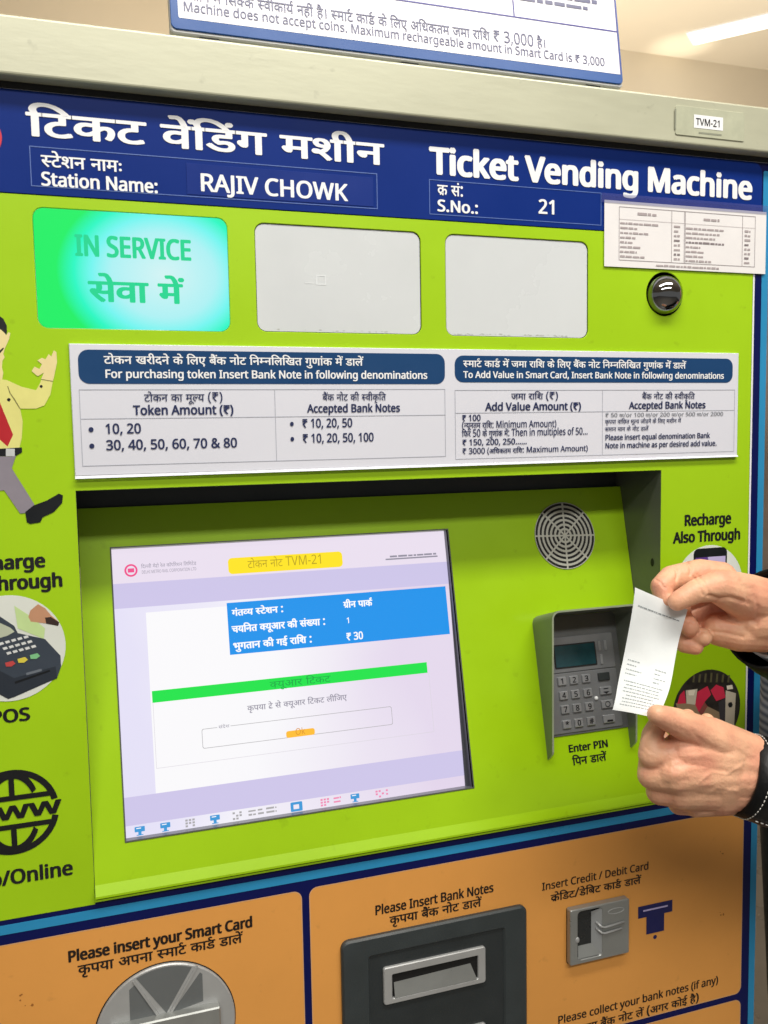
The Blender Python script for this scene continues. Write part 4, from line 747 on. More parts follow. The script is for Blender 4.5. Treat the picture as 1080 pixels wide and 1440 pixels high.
LEFT_LINES=[([(0.4579,-0.19,1.1621),(0.477,-0.19,1.1656),(0.5023,-0.19,1.1633),(0.5244,-0.19,1.1589)],0.0035,-0.00058),([(0.4609,-0.19,1.1482),(0.4844,-0.19,1.1497),(0.5098,-0.19,1.1497),(0.5322,-0.19,1.1465)],0.0035,-0.00054),([(0.4768,-0.19,1.1754),(0.4948,-0.19,1.1755),(0.5168,-0.19,1.1687)],0.003,-0.00041),([(0.4843,-0.19,1.1534),(0.495,-0.19,1.1593),(0.5112,-0.19,1.1552),(0.5281,-0.19,1.1622)],0.0016,-0.00054),([(0.4881,-0.19,1.1392),(0.5011,-0.19,1.1448),(0.5211,-0.19,1.1393)],0.0016,-0.00046),([(0.4485,-0.19,1.1877),(0.452,-0.19,1.18),(0.4507,-0.19,1.1729)],0.003,0.00049),([(0.4438,-0.19,1.1726),(0.4557,-0.19,1.1692),(0.4677,-0.19,1.1693)],0.003,0.00058),([(0.4467,-0.19,1.1564),(0.4594,-0.19,1.1546),(0.4707,-0.19,1.1554)],0.003,0.00058),([(0.4544,-0.19,1.2135),(0.458,-0.19,1.2083),(0.4574,-0.19,1.2023)],0.0014,0.00041),([(0.4593,-0.19,1.2136),(0.4636,-0.19,1.2076),(0.463,-0.19,1.2004)],0.0014,0.00041),([(0.4643,-0.19,1.2112),(0.4679,-0.19,1.2053),(0.4672,-0.19,1.1987)],0.0014,0.00029),([(0.4765,-0.19,1.1963),(0.4874,-0.19,1.1851),(0.4976,-0.19,1.18)],0.0026,0.00049),([(0.4298,-0.19,1.1902),(0.4333,-0.19,1.1855),(0.4388,-0.19,1.183)],0.0014,0.00037),([(0.4264,-0.19,1.1871),(0.4306,-0.19,1.1817),(0.4368,-0.19,1.179)],0.0014,0.00029),([(0.5241,-0.19,1.174),(0.5289,-0.19,1.1614),(0.5292,-0.19,1.1457)],0.002,0.00029),([(0.5331,-0.19,1.1741),(0.5371,-0.19,1.1603),(0.536,-0.19,1.1415)],0.002,0.00029)]
# ------------------------------------------------------------------ materials of the place
GREEN = mat('lime_sticker', 'A0CC12', rough=0.36, var=0.06, scale=3.5, coat=0.12, spec=0.35, bump=0.05, bscale=5, fine=0.12)
GREENP = mat('lime_panel', '9CC80E', rough=0.34, var=0.07, scale=4, coat=0.12, spec=0.35, bump=0.05, bscale=5, fine=0.10)
ORANGE = mat('orange_sticker', 'E29E4E', rough=0.33, var=0.05, scale=6, coat=0.12, spec=0.4, fine=0.10)
NAVY = mat('navy_header', '0C2C7A', rough=0.40, var=0.06, scale=6, spec=0.12)
NAVY2 = mat('navy_stripe', '061050', rough=0.36, var=0.06, spec=0.25)
SKY = mat('sky_blue_stripe', '2C8CBE', rough=0.34, var=0.05, spec=0.3)
WHITE = mat('white_print', 'EEF0F2', rough=0.4, var=0.02)
WHITE2 = mat('white_plate', 'DADCE6', rough=0.32, var=0.02, scale=4, coat=0.1)
GREYWIN = mat('frosted_window', 'D2D7D9', rough=0.25, var=0.03, scale=8, coat=0.2)
INK = mat('black_print', '141518', rough=0.4, var=0.1)
NAVYINK = mat('navy_print', '1F2A55', rough=0.4, var=0.08)
GREYINK = mat('grey_print', '7C8088', rough=0.5, var=0.1)
FAINT = mat('pale_line', 'A9ADB8', rough=0.5, var=0.1)
CORN = mat('painted_cornice', 'BFC0A8', rough=0.36, metal=0.15, var=0.05, scale=14, bump=0.06, bscale=60, fine=0.14, stretch=(0.5, 1, 2))
STEEL = mat('grey_green_metal', '6C7164', rough=0.38, metal=0.35, var=0.08, scale=20, bump=0.05)
DARKM = mat('dark_metal', '343A3A', rough=0.5, metal=0.2, var=0.15, scale=12)
HOODM = mat('hood_metal', '7B8275', rough=0.36, metal=0.4, var=0.06, scale=30, bump=0.04)
PADM = mat('keypad_metal', '84878A', rough=0.4, metal=0.5, var=0.05, scale=40, bump=0.05, bscale=500)
KEYM = mat('key_metal', 'A2A5A8', rough=0.33, metal=0.55, var=0.06, scale=60)
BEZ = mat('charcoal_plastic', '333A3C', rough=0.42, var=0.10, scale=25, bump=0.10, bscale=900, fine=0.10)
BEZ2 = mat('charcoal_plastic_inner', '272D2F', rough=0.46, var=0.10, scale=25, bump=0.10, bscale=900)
SILV = mat('silver_plastic', 'AEB0B0', rough=0.34, metal=0.3, var=0.05, scale=30)
SILVD = mat('dull_silver', '9A9D9B', rough=0.32, metal=0.5, var=0.07, scale=30)
DOCKD = mat('dock_grey', '6B6F70', rough=0.45, metal=0.2, var=0.05)
BLACK = mat('black_void', '0A0B0C', rough=0.6, var=0.1)
CHROME = mat('mirror_dome', '8A8C8E', rough=0.06, metal=1.0, var=0.03)
PAPER = mat('white_paper', 'EEEEEC', rough=0.6, var=0.02, scale=12, bump=0.05, bscale=40)
TAPE = mat('clear_tape', '5A5FA6', rough=0.15, var=0.12, scale=40, coat=0.5)

# ------------------------------------------------------------------ the hall: ceiling, rear wall, floor
beige = mat('ceiling_beige', 'DED0B6', rough=0.55, var=0.05, scale=0.8)
beigew = mat('wall_beige', 'DACCB2', rough=0.5, var=0.05, scale=1.2)
floorm = mat('floor_stone', '7A756E', rough=0.3, var=0.12, scale=4)
mb = MB(); mb.box(-7, -6, 3.0, 8, 2.55, 3.1, beige)
tag(mb.build('ceiling'), kind='structure')
mb = MB(); mb.box(-7, -6, -0.1, 8, 2.55, 0.0, floorm)
tag(mb.build('floor'), kind='structure')
mb = MB()
mb.box(-7, 2.5, 0, 8, 2.7, 3.0, beigew)
mb.box(-7, 2.48, 0, 8, 2.5, 0.12, mat('skirting', '8A8278', rough=0.4))
mb.box(1.9, 2.488, 0.12, 8, 2.5, 2.2, mat('wall_stone', '9C8C80', rough=0.35, var=0.2, scale=3))
tag(mb.build('rear_wall'), 'beige wall behind the machine with a stone dado', 'wall')

# the lit strip in the ceiling
t = thing('strip_light', (2.56, 2.12, 2.99), 'long white strip light set in the beige ceiling', 'ceiling light')
mb = MB()
d = Vector((2.80, 1.83, 0)) - Vector((2.37, 2.345, 0)); d.normalize(); w = Vector((-d.y, d.x, 0))
p0 = Vector((2.385, 2.33, 0)); p1 = Vector((2.9, 1.72, 0))
def bar(mb, p0, p1, hw, z0, z1, m):
    q = [p0 + w * hw, p1 + w * hw, p1 - w * hw, p0 - w * hw]
    mb.add([(v.x, v.y, z0) for v in q] + [(v.x, v.y, z1) for v in q], [(0, 1, 2, 3), (4, 7, 6, 5), (0, 4, 5, 1), (1, 5, 6, 2), (2, 6, 7, 3), (3, 7, 4, 0)], m)
bar(mb, p0, p1, 0.065, 2.995, 3.0, WHITE); mb.build('frame', t)
mb = MB(); bar(mb, p0 + d * 0.01, p1 - d * 0.01, 0.058, 2.9925, 2.9948, emit('lamp_strip', 'FFFFFA', 2.2)); mb.build('diffuser', t)

# ------------------------------------------------------------------ the ticket machine
TM = thing('ticket_machine', (0.2885, 0.0, 0.0), 'lime green and orange ticket vending machine with navy header, lit touch screen and keypad', 'ticket machine')
XL, XR = -0.1375, 0.7145
RX0, RX1, RT, RB = -0.0035, 0.5803, 0.0440, 0.4030       # the screen recess
recess = rect(RX0 - 0.004, RT - 0.004, RX1 + 0.004, RB + 0.0006)
win = [(-0.0268, -0.1888, 0.1316, -0.0915), (0.1555, -0.1868, 0.3119, -0.0922), (0.3371, -0.1868, 0.4915, -0.0917)]
lensc = (0.5826, -0.1387)

# cabinet: navy printed front sheet with the recess cut out, sides, top, plinth
mb = MB()
mb.prism(FRONT, rect(XL, -0.2855, XR, 1.42), -0.55, -0.0006, NAVY2, holes=[recess] + [rrect(q[0] - .0006, q[1] - .0006, q[2] + .0006, q[3] + .0006, 0.009) for q in win] + [ell(*lensc, 0.0232, n=36)], ms=mat('cabinet_side', '8E9296', rough=0.35, metal=0.3))
mb.flat(FRONT, rect(XL, -0.2855, XR, -0.2802), -0.0003, WHITE)
cab = mb.build('cabinet', TM)
mb = MB(); mb.box(XL - 0.01, -0.012, 0.0, XR + 0.01, 0.55, 0.035, DARKM); mb.build('plinth', TM, bevel=0.004)

# cornice: the pale metal beam along the top
mb = MB(); mb.box(XL - 0.35, -0.0157, EYE + 0.2857, XR + 0.10, 0.5, EYE + 0.3312, CORN)
mb.build('cornice', TM, bevel=0.0022, seg=3)
mb = MB(); mb.box(XL, -0.001, EYE + 0.2805, XR, 0.3, EYE + 0.2857, BLACK); mb.build('painted_shade', TM)  # black strip: shade under the cornice put into the colour

# green fascia with window, lens and recess openings
mb = MB()
holes = [rrect(*q, 0.0085) for q in win] + [ell(*lensc, 0.0224, n=36)]
mb.prism(FRONT, [(XL + 0.02, -0.1985), (0.6945, -0.1985), (0.6945, 0.4088), (RX1, 0.4088), (RX1, RT), (RX0, RT), (RX0, 0.4088), (XL + 0.02, 0.4088)], -0.0006, 0.0, GREEN, holes=holes, ch=0.0005)
mb.build('green_fascia', TM)
mb = MB()
mb.flat(FRONT, rect(0.6947, -0.1985, 0.6968, 0.4088), -0.0003, WHITE)
mb.prism(FRONT, rrect(0.7060, -0.272, 0.7143, 1.38, 0.002), -0.0006, -0.0003, SKY)
mb.prism(FRONT, rect(XL + 0.02, 0.4132, 0.7060, 0.4216), -0.0006, -0.0003, SKY)
mb.build('blue_stripe', TM)

# header
mb = MB()
mb.prism(FRONT, rrect(XL + 0.01, -0.2800, 0.7035, -0.1988, 0.012), -0.0006, 0.0006, NAVY, ch=0.0003)
hd = mb.build('header', TM)
mb = Lines(hd)
text(mb, FRONT, 'टिकट वेंडिंग मशीन', -0.0270, -0.2448, 0.0180, WHITE, x1=0.2755, l=0.0011, bold=0.015)
text(mb, FRONT, 'Ticket Vending Machine', 0.3225, -0.2410, 0.0232, WHITE, x1=0.6905, l=0.0011, bold=0.034)
text(mb, FRONT, 'स्टेशन नामः', -0.0178, -0.2212, 0.0088, WHITE, x1=0.0458, l=0.0011, bold=0.012)
text(mb, FRONT, 'Station Name:', -0.0188, -0.2062, 0.0106, WHITE, x1=0.0742, l=0.0011, bold=0.024)
text(mb, FRONT, 'RAJIV CHOWK', 0.1086, -0.2105, 0.0144, WHITE, x1=0.2412, l=0.0011, bold=0.020)
text(mb, FRONT, 'क्र सं:', 0.3293, -0.2218, 0.0090, WHITE, x1=0.3560, l=0.0011, bold=0.012)
text(mb, FRONT, 'S.No.:', 0.3288, -0.2069, 0.0104, WHITE, x1=0.3712, l=0.0011, bold=0.024)
text(mb, FRONT, '21', 0.4350, -0.2113, 0.0132, WHITE, x1=0.4562, l=0.0011, bold=0.020)
LINE = mat('pale_blue_line', '5A74B4', rough=0.3)
mb = MB()
for a0, b0, a1, b1 in ((-0.0265, -0.2368, 0.2700, -0.2050), (0.3210, -0.2355, 0.5060, -0.2035)):
    mb.flat(FRONT, [rect(a0, b0, a1, b1), rect(a0 + .0007, b0 + .0007, a1 - .0007, b1 - .0007)], 0.0009, LINE)
for a0, b0, a1, b1 in ((0.098, -0.2330, 0.2660, -0.2068),):
    mb.prism(FRONT, rect(a0, b0, a1, b1), 0.0006, 0.0010, mat('navy_strip', '102E7E', rough=0.3, spec=0.25), ch=0.0002)
mb.build('name_plate', hd)
# red emblem, only its right edge shows
mb = MB(); RED = mat('emblem_red', 'C8283C', rough=0.35)
mb.flat(FRONT, ell(-0.0635, -0.2415, 0.0165), 0.0009, WHITE)
mb.flat(FRONT, [ell(-0.0635, -0.2415, 0.0170), ell(-0.0635, -0.2415, 0.0138)], 0.0012, RED)
mb.flat(FRONT, rect(-0.0740, -0.2455, -0.0530, -0.2375), 0.0012, RED)
mb.build('emblem', hd)

# status windows: the first is backlit
for i, q in enumerate(win):
    mb = MB()
    if i == 0:
        m = bpy.data.materials.new('backlit_green'); m.use_nodes = True
        nt = m.node_tree; N, L = nt.nodes, nt.links; p = N['Principled BSDF']
        p.inputs['Base Color'].default_value = lin('16302A'); p.inputs['Roughness'].default_value = 0.25
        tc = N.new('ShaderNodeTexCoord'); mp = N.new('ShaderNodeMapping')
        # lamps behind the diffuser sit towards the right: bright core, green towards the far corner
        mp.inputs['Location'].default_value = (0.212, 0.0, -1.588)
        L.new(tc.outputs['Object'], mp.inputs['Vector'])
        sx = N.new('ShaderNodeMapping'); sx.inputs['Scale'].default_value = (11.5, 0, 14.0)
        sx.inputs['Rotation'].default_value = (0, math.radians(-14), 0)
        L.new(mp.outputs['Vector'], sx.inputs['Vector'])
        ln = N.new('ShaderNodeVectorMath'); ln.operation = 'LENGTH'; L.new(sx.outputs['Vector'], ln.inputs[0])
        cr = N.new('ShaderNodeValToRGB'); e = cr.color_ramp.elements
        e[0].position, e[0].color = 0.0, lin('D6F4F6'); e[1].position, e[1].color = 1.0, lin('06F060')
        for pos, c in ((0.50, 'B0F2F6'), (0.68, '74F6F2'), (0.84, '1CF8C4')):
            k = e.new(pos); k.color = lin(c)
        L.new(ln.outputs['Value'], cr.inputs['Fac'])
        L.new(cr.outputs['Color'], p.inputs['Emission Color']); p.inputs['Emission Strength'].default_value = 0.95
        mb.prism(FRONT, rrect(q[0] + .0004, q[1] + .0004, q[2] - .0004, q[3] - .0004, 0.0082), -0.0022, 0.0006, m, ch=0.0006)
        st = mb.build('lit_window', TM)
        mb = Lines(st); TG = emit('lit_letters', '1CDA94', 0.95)
        text(mb, FRONT, 'IN SERVICE', 0.0050, -0.1515, 0.0165, TG, x1=0.1000, l=0.0010, bold=0.030)
        text(mb, FRONT, 'सेवा में', 0.0148, -0.1145, 0.0160, TG, x1=0.0902, l=0.0010, bold=0.020)
    else:
        mb.prism(FRONT, rrect(q[0] + .0006, q[1] + .0006, q[2] - .0006, q[3] - .0006, 0.0080), -0.0050, -0.0012, GREYWIN)
        mb.flat(FRONT, rrect(q[0] - .001, q[1] - .001, q[2] + .001, q[3] + .001, 0.009), -0.0020, BLACK)
        st = mb.build('blank_window', TM)
        mb = MB(); r = random.Random(5 + i)
        for k in range(46 if i == 2 else 14):                    # grime along the lower edge
            a = r.uniform(q[0] + .006, q[2] - .006); s_ = r.uniform(.0004, .0010)
            mb.flat(FRONT, ell(a, q[3] - .0016 - r.uniform(0, .0012), s_ * 1.6, s_ * 0.5, 7), -0.0010 + k * 4e-6, mat('window_grime', 'BCC0BC', rough=0.6))
        tag(mb.build('grime', st), kind='stuff')
        if i == 1:                             # the faint ghost of a symbol
            mb = MB(); GH = mat('ghost_mark', 'D9DEE0', rough=0.4)
            mb.flat(FRONT, [rect(0.2105, -0.1440, 0.2200, -0.1350), rect(0.2118, -0.1428, 0.2188, -0.1362)], -0.0010, GH)
            mb.flat(FRONT, rect(0.2000, -0.1368, 0.2085, -0.1358), -0.0010, GH)
            mb.build('faint_symbol', st)

# chrome camera dome in its round hole
mb = MB()
mb.prism(FRONT, ell(*lensc, 0.026, n=36), -0.03, -0.024, BLACK)
mb.prism(FRONT, ell(*lensc, 0.0245, n=36), -0.024, -0.0023, BLACK, holes=[ell(*lensc, 0.0228, n=36)])
ln = mb.build('lens_housing', TM)
mb = MB(); mb.ball((lensc[0] - 0.0008, 0.0035, EYE - lensc[1] - 0.0008), 0.0206, CHROME, 36, 24)
mb.build('mirror_dome', ln)

# white instruction plate
IP = MB()
IP.prism(FRONT, rect(-0.0034, -0.0790, 0.6754, 0.0312), 0.0, 0.0024, WHITE2, ch=0.0005)
IP.add([FRONT(-0.0034, 0.0312, 0.0024), FRONT(0.6754, 0.0300, 0.0024), FRONT(0.6754, 0.0318, 0.0046), FRONT(-0.0034, 0.0335, 0.0046)], [(0, 1, 2, 3)], WHITE2)
ip = IP.build('instruction_plate', TM)
mb = MB(); PILL = mat('pill_blue', '12406F', rough=0.3, var=0.04)
l0 = 0.0027
mb.flat(FRONT, rrect(0.0032, -0.0742, 0.3340, -0.0458, 0.0085), l0, PILL)
mb.flat(FRONT, rrect(0.3442, -0.0730, 0.6674, -0.0475, 0.0085), l0, PILL)
for a0, b0, a1, b1, vx, hb in ((0.0028, -0.0412, 0.3340, 0.0232, 0.1687, -0.0168), (0.3440, -0.0402, 0.6708, 0.0262, 0.5068, -0.0184)):
    e = 0.0005
    for q in (rect(a0, b0, a1, b0 + e), rect(a0, b1 - e, a1, b1), rect(a0, b0 + e, a0 + e, b1 - e), rect(a1 - e, b0 + e, a1, b1 - e),
              rect(vx, b0 + e, vx + e, b1 - e), rect(a0 + e, hb, vx, hb + e), rect(vx + e, hb, a1 - e, hb + e)):
        mb.flat(FRONT, q, l0, FAINT)
mb.build('table', ip)
mb = Lines(ip); l1 = 0.0030
T = lambda s, x0, b, h, m=NAVYINK, x1=None, bold=0.018, ctr=None: text(mb, FRONT, s, x0, b, h, m, x1=x1, l=l1, bold=bold, ctr=ctr)
T('टोकन खरीदने के लिए बैंक नोट निम्नलिखित गुणांक में डालें', 0.0240, -0.0626, 0.0062, WHITE, 0.2520, 0.012)
T('For purchasing token Insert Bank Note in following denominations', 0.0240, -0.0508, 0.0068, WHITE, 0.3160, 0.020)
T('टोकन का मूल्य (₹)', 0.0555, -0.0308, 0.0060, NAVYINK, 0.1225, 0.006)
T('Token Amount (₹)', 0.0460, -0.0196, 0.0078, NAVYINK, 0.1315, 0.022)
T('बैंक नोट की स्वीकृति', 0.2130, -0.0308, 0.0056, NAVYINK, 0.2740, 0.006)
T('Accepted Bank Notes', 0.1985, -0.0202, 0.0072, NAVYINK, 0.2880, 0.022)
T('• 10, 20', 0.0095, -0.0040, 0.0082, x1=0.0520)
T('• 30, 40, 50, 60, 70 & 80', 0.0095, 0.0098, 0.0082, x1=0.1340)
T('• ₹ 10, 20, 50', 0.1825, -0.0066, 0.0078, x1=0.2410)
T('• ₹ 10, 20, 50, 100', 0.1825, 0.0070, 0.0078, x1=0.2615)
T('स्मार्ट कार्ड में जमा राशि के लिए बैंक नोट निम्नलिखित गुणांक में डालें', 0.3530, -0.0622, 0.0058, WHITE, 0.6070, 0.012)
T('To Add Value in Smart Card, Insert Bank Note in following denominations', 0.3530, -0.0518, 0.0062, WHITE, 0.6560, 0.020)
T('जमा राशि (₹)', 0.4040, -0.0310, 0.0056, NAVYINK, 0.4560, 0.008)
T('Add Value Amount (₹)', 0.3760, -0.0204, 0.0074, NAVYINK, 0.4820, 0.022)
T('बैंक नोट की स्वीकृति', 0.5540, -0.0305, 0.0054, NAVYINK, 0.6190, 0.006)
T('Accepted Bank Notes', 0.5385, -0.0208, 0.0070, NAVYINK, 0.6330, 0.022)
T('₹ 100', 0.3510, -0.0106, 0.0058, x1=0.3710)
T('(न्यूनतम राशि: Minimum Amount)', 0.3510, -0.0036, 0.0050, x1=0.4540, bold=0.010)
T('फिर 50 के गुणांक में: Then in multiples of 50...', 0.3510, 0.0046, 0.0052, x1=0.4900, bold=0.010)
T('₹ 150, 200, 250......', 0.3510, 0.0128, 0.0056, x1=0.4210)
T('₹ 3000 (अधिकतम राशि: Maximum Amount)', 0.3510, 0.0212, 0.0056, x1=0.4900, bold=0.012)
T('₹ 50 या/or 100 या/or 200 या/or 500 या/or 2000', 0.5100, -0.0126, 0.0040, GREYINK, 0.6560, 0.008)
T('कृपया वांछित मूल्य जोड़ने के लिए मशीन में', 0.5100, -0.0058, 0.0038, NAVYINK, 0.6020, 0.006)
T('समान मान के नोट डालें', 0.5100, 0.0018, 0.0038, NAVYINK, 0.5620, 0.006)
T('Please insert equal denomination Bank', 0.5100, 0.0108, 0.0054, x1=0.6390)
T('Note in machine as per desired add value.', 0.5100, 0.0192, 0.0054, x1=0.6480)

# artwork on the side columns
ARTC = {'skin': 'E8D89C', 'hair': '15181A', 'shirt': 'E0DC86', 'tie': 'B4202A', 'black': '101418', 'silver': 'C4C8C8', 'trouser': '8C8690', 'dark': '7E7A44',
        'card': 'C2DC9A', 'skin2': 'C09070', 'sleeve': '3A2A26', 'term': '39424E', 'termd': '2A313B', 'lcd': 'B6BEA8', 'termk': '6A727C', 'key': 'D6DADA', 'red': 'C04848', 'yel': 'D6C84A', 'grn': '7CC088',
        'tan': '9A8266', 'pink': 'D2304E', 'maroon': '8A4A44', 'dgrey': '3E3C40', 'lgrey': 'CDC4B0', 'cream': 'EDE6D2', 'olive': '5E5A40'}
def art(mb, S, items, l):
    for k, (c, loop) in enumerate(items):
        mb.flat(S, loop, l + k * 0.00002, mat('print_' + c, ARTC[c], rough=0.35, var=0.05, scale=40))
mb = MB(); art(mb, FRONT, ART['man'], 0.0004); mb.build('man_picture', TM)
CX = -0.0640
mb = Lines(TM)
text(mb, FRONT, 'Recharge', -0.0968, 0.1066, 0.0110, INK, x1=-0.0303, bold=0.036, slant=0.0)
text(mb, FRONT, 'Also Through', -0.1100, 0.1240, 0.0112, INK, x1=-0.0172, bold=0.036)
text(mb, FRONT, 'POS', -0.0800, 0.2363, 0.0108, INK, x1=-0.0484, bold=0.028)
text(mb, FRONT, 'Web/Online', -0.1120, 0.3774, 0.0122, INK, x1=-0.0205, bold=0.028)
text(mb, FRONT, 'Recharge', 0.6095, 0.1040, 0.0112, INK, x1=0.6706, bold=0.036)
text(mb, FRONT, 'Also Through', 0.5962, 0.1220, 0.0112, INK, x1=0.6834, bold=0.036)
mb = MB(); mb.flat(FRONT, ell(-0.0625, 0.1736, 0.0450, n=56), 0.0004, mat('print_white', 'DDE2DA', rough=0.35)); art(mb, FRONT, ART['pos'], 0.0006)
mb.build('card_terminal_picture', TM)
# globe
mb = MB(); gx, gy, gr = -0.0662, 0.3148, 0.0370
for t0, t1 in ((192, 348), (12, 168)):
    mb.flat(FRONT, ring_sector(gx, gy, gr - 0.0052, gr, t0, t1, 24), 0.0004, INK)
for sgn in (-1, 1):
    hh = 0.0125
    a = math.sqrt(gr * gr - hh * hh) - 0.002
    mb.flat(FRONT, rect(gx - a, gy + sgn * hh - 0.0022, gx + a, gy + sgn * hh + 0.0022), 0.0005, INK)
    c = 0.0205
    t0, t1 = (210, 330) if sgn < 0 else (30, 150)
    mb.flat(FRONT, [(gx + r * 0.62 * math.cos(math.radians(t)), gy + r * math.sin(math.radians(t))) for r, ts in ((gr - .001, range(t0, t1 + 1, 6)), (gr - 0.0075, range(t1, t0 - 1, -6))) for t in ts], 0.0006, INK)
    mb.flat(FRONT, rect(gx - 0.0022, gy + min(sgn * hh, sgn * gr) + .001, gx + 0.0022, gy + max(sgn * hh, sgn * gr) - .001), 0.0007, INK)
text(mb, FRONT, 'www', gx - 0.0385, gy + 0.0055, 0.0150, INK, x1=gx + 0.0385, l=0.0006, bold=0.022)
mb.build('globe_picture', TM)
# phone and gates
mb = MB(); mb.flat(FRONT, ell(0.6425, 0.1712, 0.0445, n=56), 0.0004, MATS['print_white'])
mb.flat(FRONT, rrect(0.6220, 0.1298, 0.6655, 0.2090, 0.006), 0.0006, mat('print_black', '141418', rough=0.3))
mb.flat(FRONT, rect(0.6242, 0.1395, 0.6632, 0.2000), 0.0008, mat('print_purple', '5A3A8C', rough=0.3, var=0.3, scale=30))
mb.flat(FRONT, [(0.6400, 0.1395), (0.6632, 0.1395), (0.6632, 0.2000), (0.6560, 0.2000)], 0.0010, mat('print_lilac', 'C0B4E0', rough=0.3))
mb.build('phone_picture', TM)
mb = MB(); mb.flat(FRONT, ell(0.6422, 0.3088, 0.0445, n=56), 0.0004, mat('print_gate_dark', '2E2A26', rough=0.35, var=0.5, scale=120)); art(mb, FRONT, ART['gate'], 0.0006)
mb.build('gate_picture', TM)

# ---- recess: side walls, roof, dark strip above the panel
mb = MB()
D = 0.084
for x0, x1 in ((RX0 - 0.002, RX0), (RX1, RX1 + 0.002)):
    mb.box(x0, 0.0004, EYE - RB + 0.0, x1, D + 0.02, EYE - RT, STEEL)
mb.box(RX0, 0.0004, EYE - RT, RX1, D + 0.02, EYE - RT + 0.002, DARKM)
mb.box(RX0, D, EYE - 0.12, RX1, D + 0.004, EYE - RT, DARKM)
mb.box(RX0, -0.004, EYE - RB - 0.0018, RX1, D, EYE - RB, GREENP)
rc = mb.build('recess_shell', TM)
mb = MB()                                        # lock hole in the right wall
mb.add([(RX1 - 0.0003, 0.014 + 0.0030 * math.cos(t * math.pi / 8), EYE - 0.1435 + 0.0045 * math.sin(t * math.pi / 8)) for t in range(16)], [tuple(range(16))], BLACK)
mb.build('key_hole', rc)

# ---- sloping green panel with a lip
SP1 = 0.3350
mb = MB()
scr = (0.0250, 0.0386, 0.3632, 0.3016)
prof = [(0.0, 0.0), (SP1, 0.0)]
mb.prism(PANEL, rect(RX0 + 0.0004, 0.0, RX1 - 0.0004, SP1), -0.003, 0.0, GREENP, holes=[rect(*scr)])
pb = PANEL(0, SP1, 0)
lip = [(pb.y, pb.z), (-0.0062, EYE - 0.3992), (-0.0062, EYE - 0.4012), (0.01, EYE - 0.4012)]
x0, x1 = RX0 + 0.0004, RX1 - 0.0004
for (ya, za), (yb, zb) in zip(lip, lip[1:]):
    mb.add([(x0, ya, za), (x1, ya, za), (x1, yb, zb), (x0, yb, zb)], [(0, 3, 2, 1)], GREENP)
for xx in (x0, x1):
    mb.add([(xx, y, z) for y, z in lip], [(0, 1, 2, 3)], GREENP)
mb.build('screen_panel', TM)

# ---- touch screen
DS = 0.0
_o = PANEL(0, 0.039, -0.0095); _d = (PANEL(0, 0.305, -0.0125) - _o).normalized()
DISP = Surf(_o - _d * 0.039, (1, 0, 0), _d, Vector((1, 0, 0)).cross(_d) * -1)     # the glass lies behind the panel, deeper at its foot
if DISP.n.y > 0:
    DISP.n = -DISP.n
mb = MB(); SB = mat('screen_bezel', '6E7078', rough=0.35, metal=0.3)
mb.flat(DISP, rect(scr[0] - .004, scr[1] - .004, scr[2] + .012, scr[3] + .012), DS - 0.001, BLACK)
n = 4; lo = rect(*scr)
mb.add([PANEL(a, b, 0.0004) for a, b in lo] + [DISP(a, b, DS - .001) for a, b in lo], [(0, 1, 5, 4), (1, 2, 6, 5), (2, 3, 7, 6), (3, 0, 4, 7)], SB)
mb.prism(PANEL, rect(scr[0] - .0012, scr[1] - .0012, scr[2] + .0012, scr[3] + .0012), 0.0, 0.0007, mat('screen_trim', '50534A', rough=0.4), holes=[rect(*scr)])
ts = mb.build('touch_screen', TM)
mb = MB(); mb.prism(DISP, [(0.3640, 0.0370), (0.3760, 0.0370), (0.3760, 0.312), (0.3592, 0.312)], 0.0006, 0.0022, mat('bezel_strip', '54565E', rough=0.35, metal=0.3)); mb.prism(DISP, [(0.3664, 0.0370), (0.3770, 0.0370), (0.3770, 0.312), (0.3632, 0.312)], 0.0022, 0.0030, BLACK); mb.build('bezel_side', ts)
mb = MB()
sc_m = bpy.data.materials.new('display_white'); sc_m.use_nodes = True
nt = sc_m.node_tree; N, L = nt.nodes, nt.links; p = N['Principled BSDF']
p.inputs['Base Color'].default_value = lin('101012'); p.inputs['Roughness'].default_value = 0.3
tc = N.new('ShaderNodeTexCoord'); sp = N.new('ShaderNodeSeparateXYZ'); L.new(tc.outputs['Object'], sp.inputs[0])
mr = N.new('ShaderNodeMapRange'); mr.inputs[1].default_value, mr.inputs[2].default_value = -0.26, 0.08
L.new(sp.outputs['X'], mr.inputs[0])
nz = N.new('ShaderNodeTexNoise'); nz.inputs['Scale'].default_value = 7; L.new(tc.outputs['Object'], nz.inputs['Vector'])
ad = N.new('ShaderNodeMath'); ad.operation = 'MULTIPLY_ADD'; ad.inputs[1].default_value = 0.3; L.new(nz.outputs['Fac'], ad.inputs[0]); L.new(mr.outputs[0], ad.inputs[2])
cr = N.new('ShaderNodeValToRGB'); e = cr.color_ramp.elements
e[0].position, e[0].color = 0.2, lin('E6E2F8'); e[1].position, e[1].color = 1.0, lin('E4D6EC')
k = e.new(0.45); k.color = lin('F4F2FA')
L.new(ad.outputs[0], cr.inputs['Fac']); L.new(cr.outputs['Color'], p.inputs['Emission Color']); p.inputs['Emission Strength'].default_value = 0.98
dis = (0.0240, 0.0375, 0.3720, 0.3110)
mb.flat(DISP, rect(*dis), DS, sc_m)
dp = mb.build('display', ts)
core_m = sc_m.copy(); core_m.name = 'display_core_fade'
q_ = core_m.node_tree.nodes['Color Ramp'].color_ramp
q_.elements[0].color = lin('FBFAFC'); q_.elements[0].position = 0.35; q_.elements[1].color = lin('FAF9FC'); q_.elements[1].position = 0.50; q_.elements[2].color = lin('E6DAEE')
mb = MB()
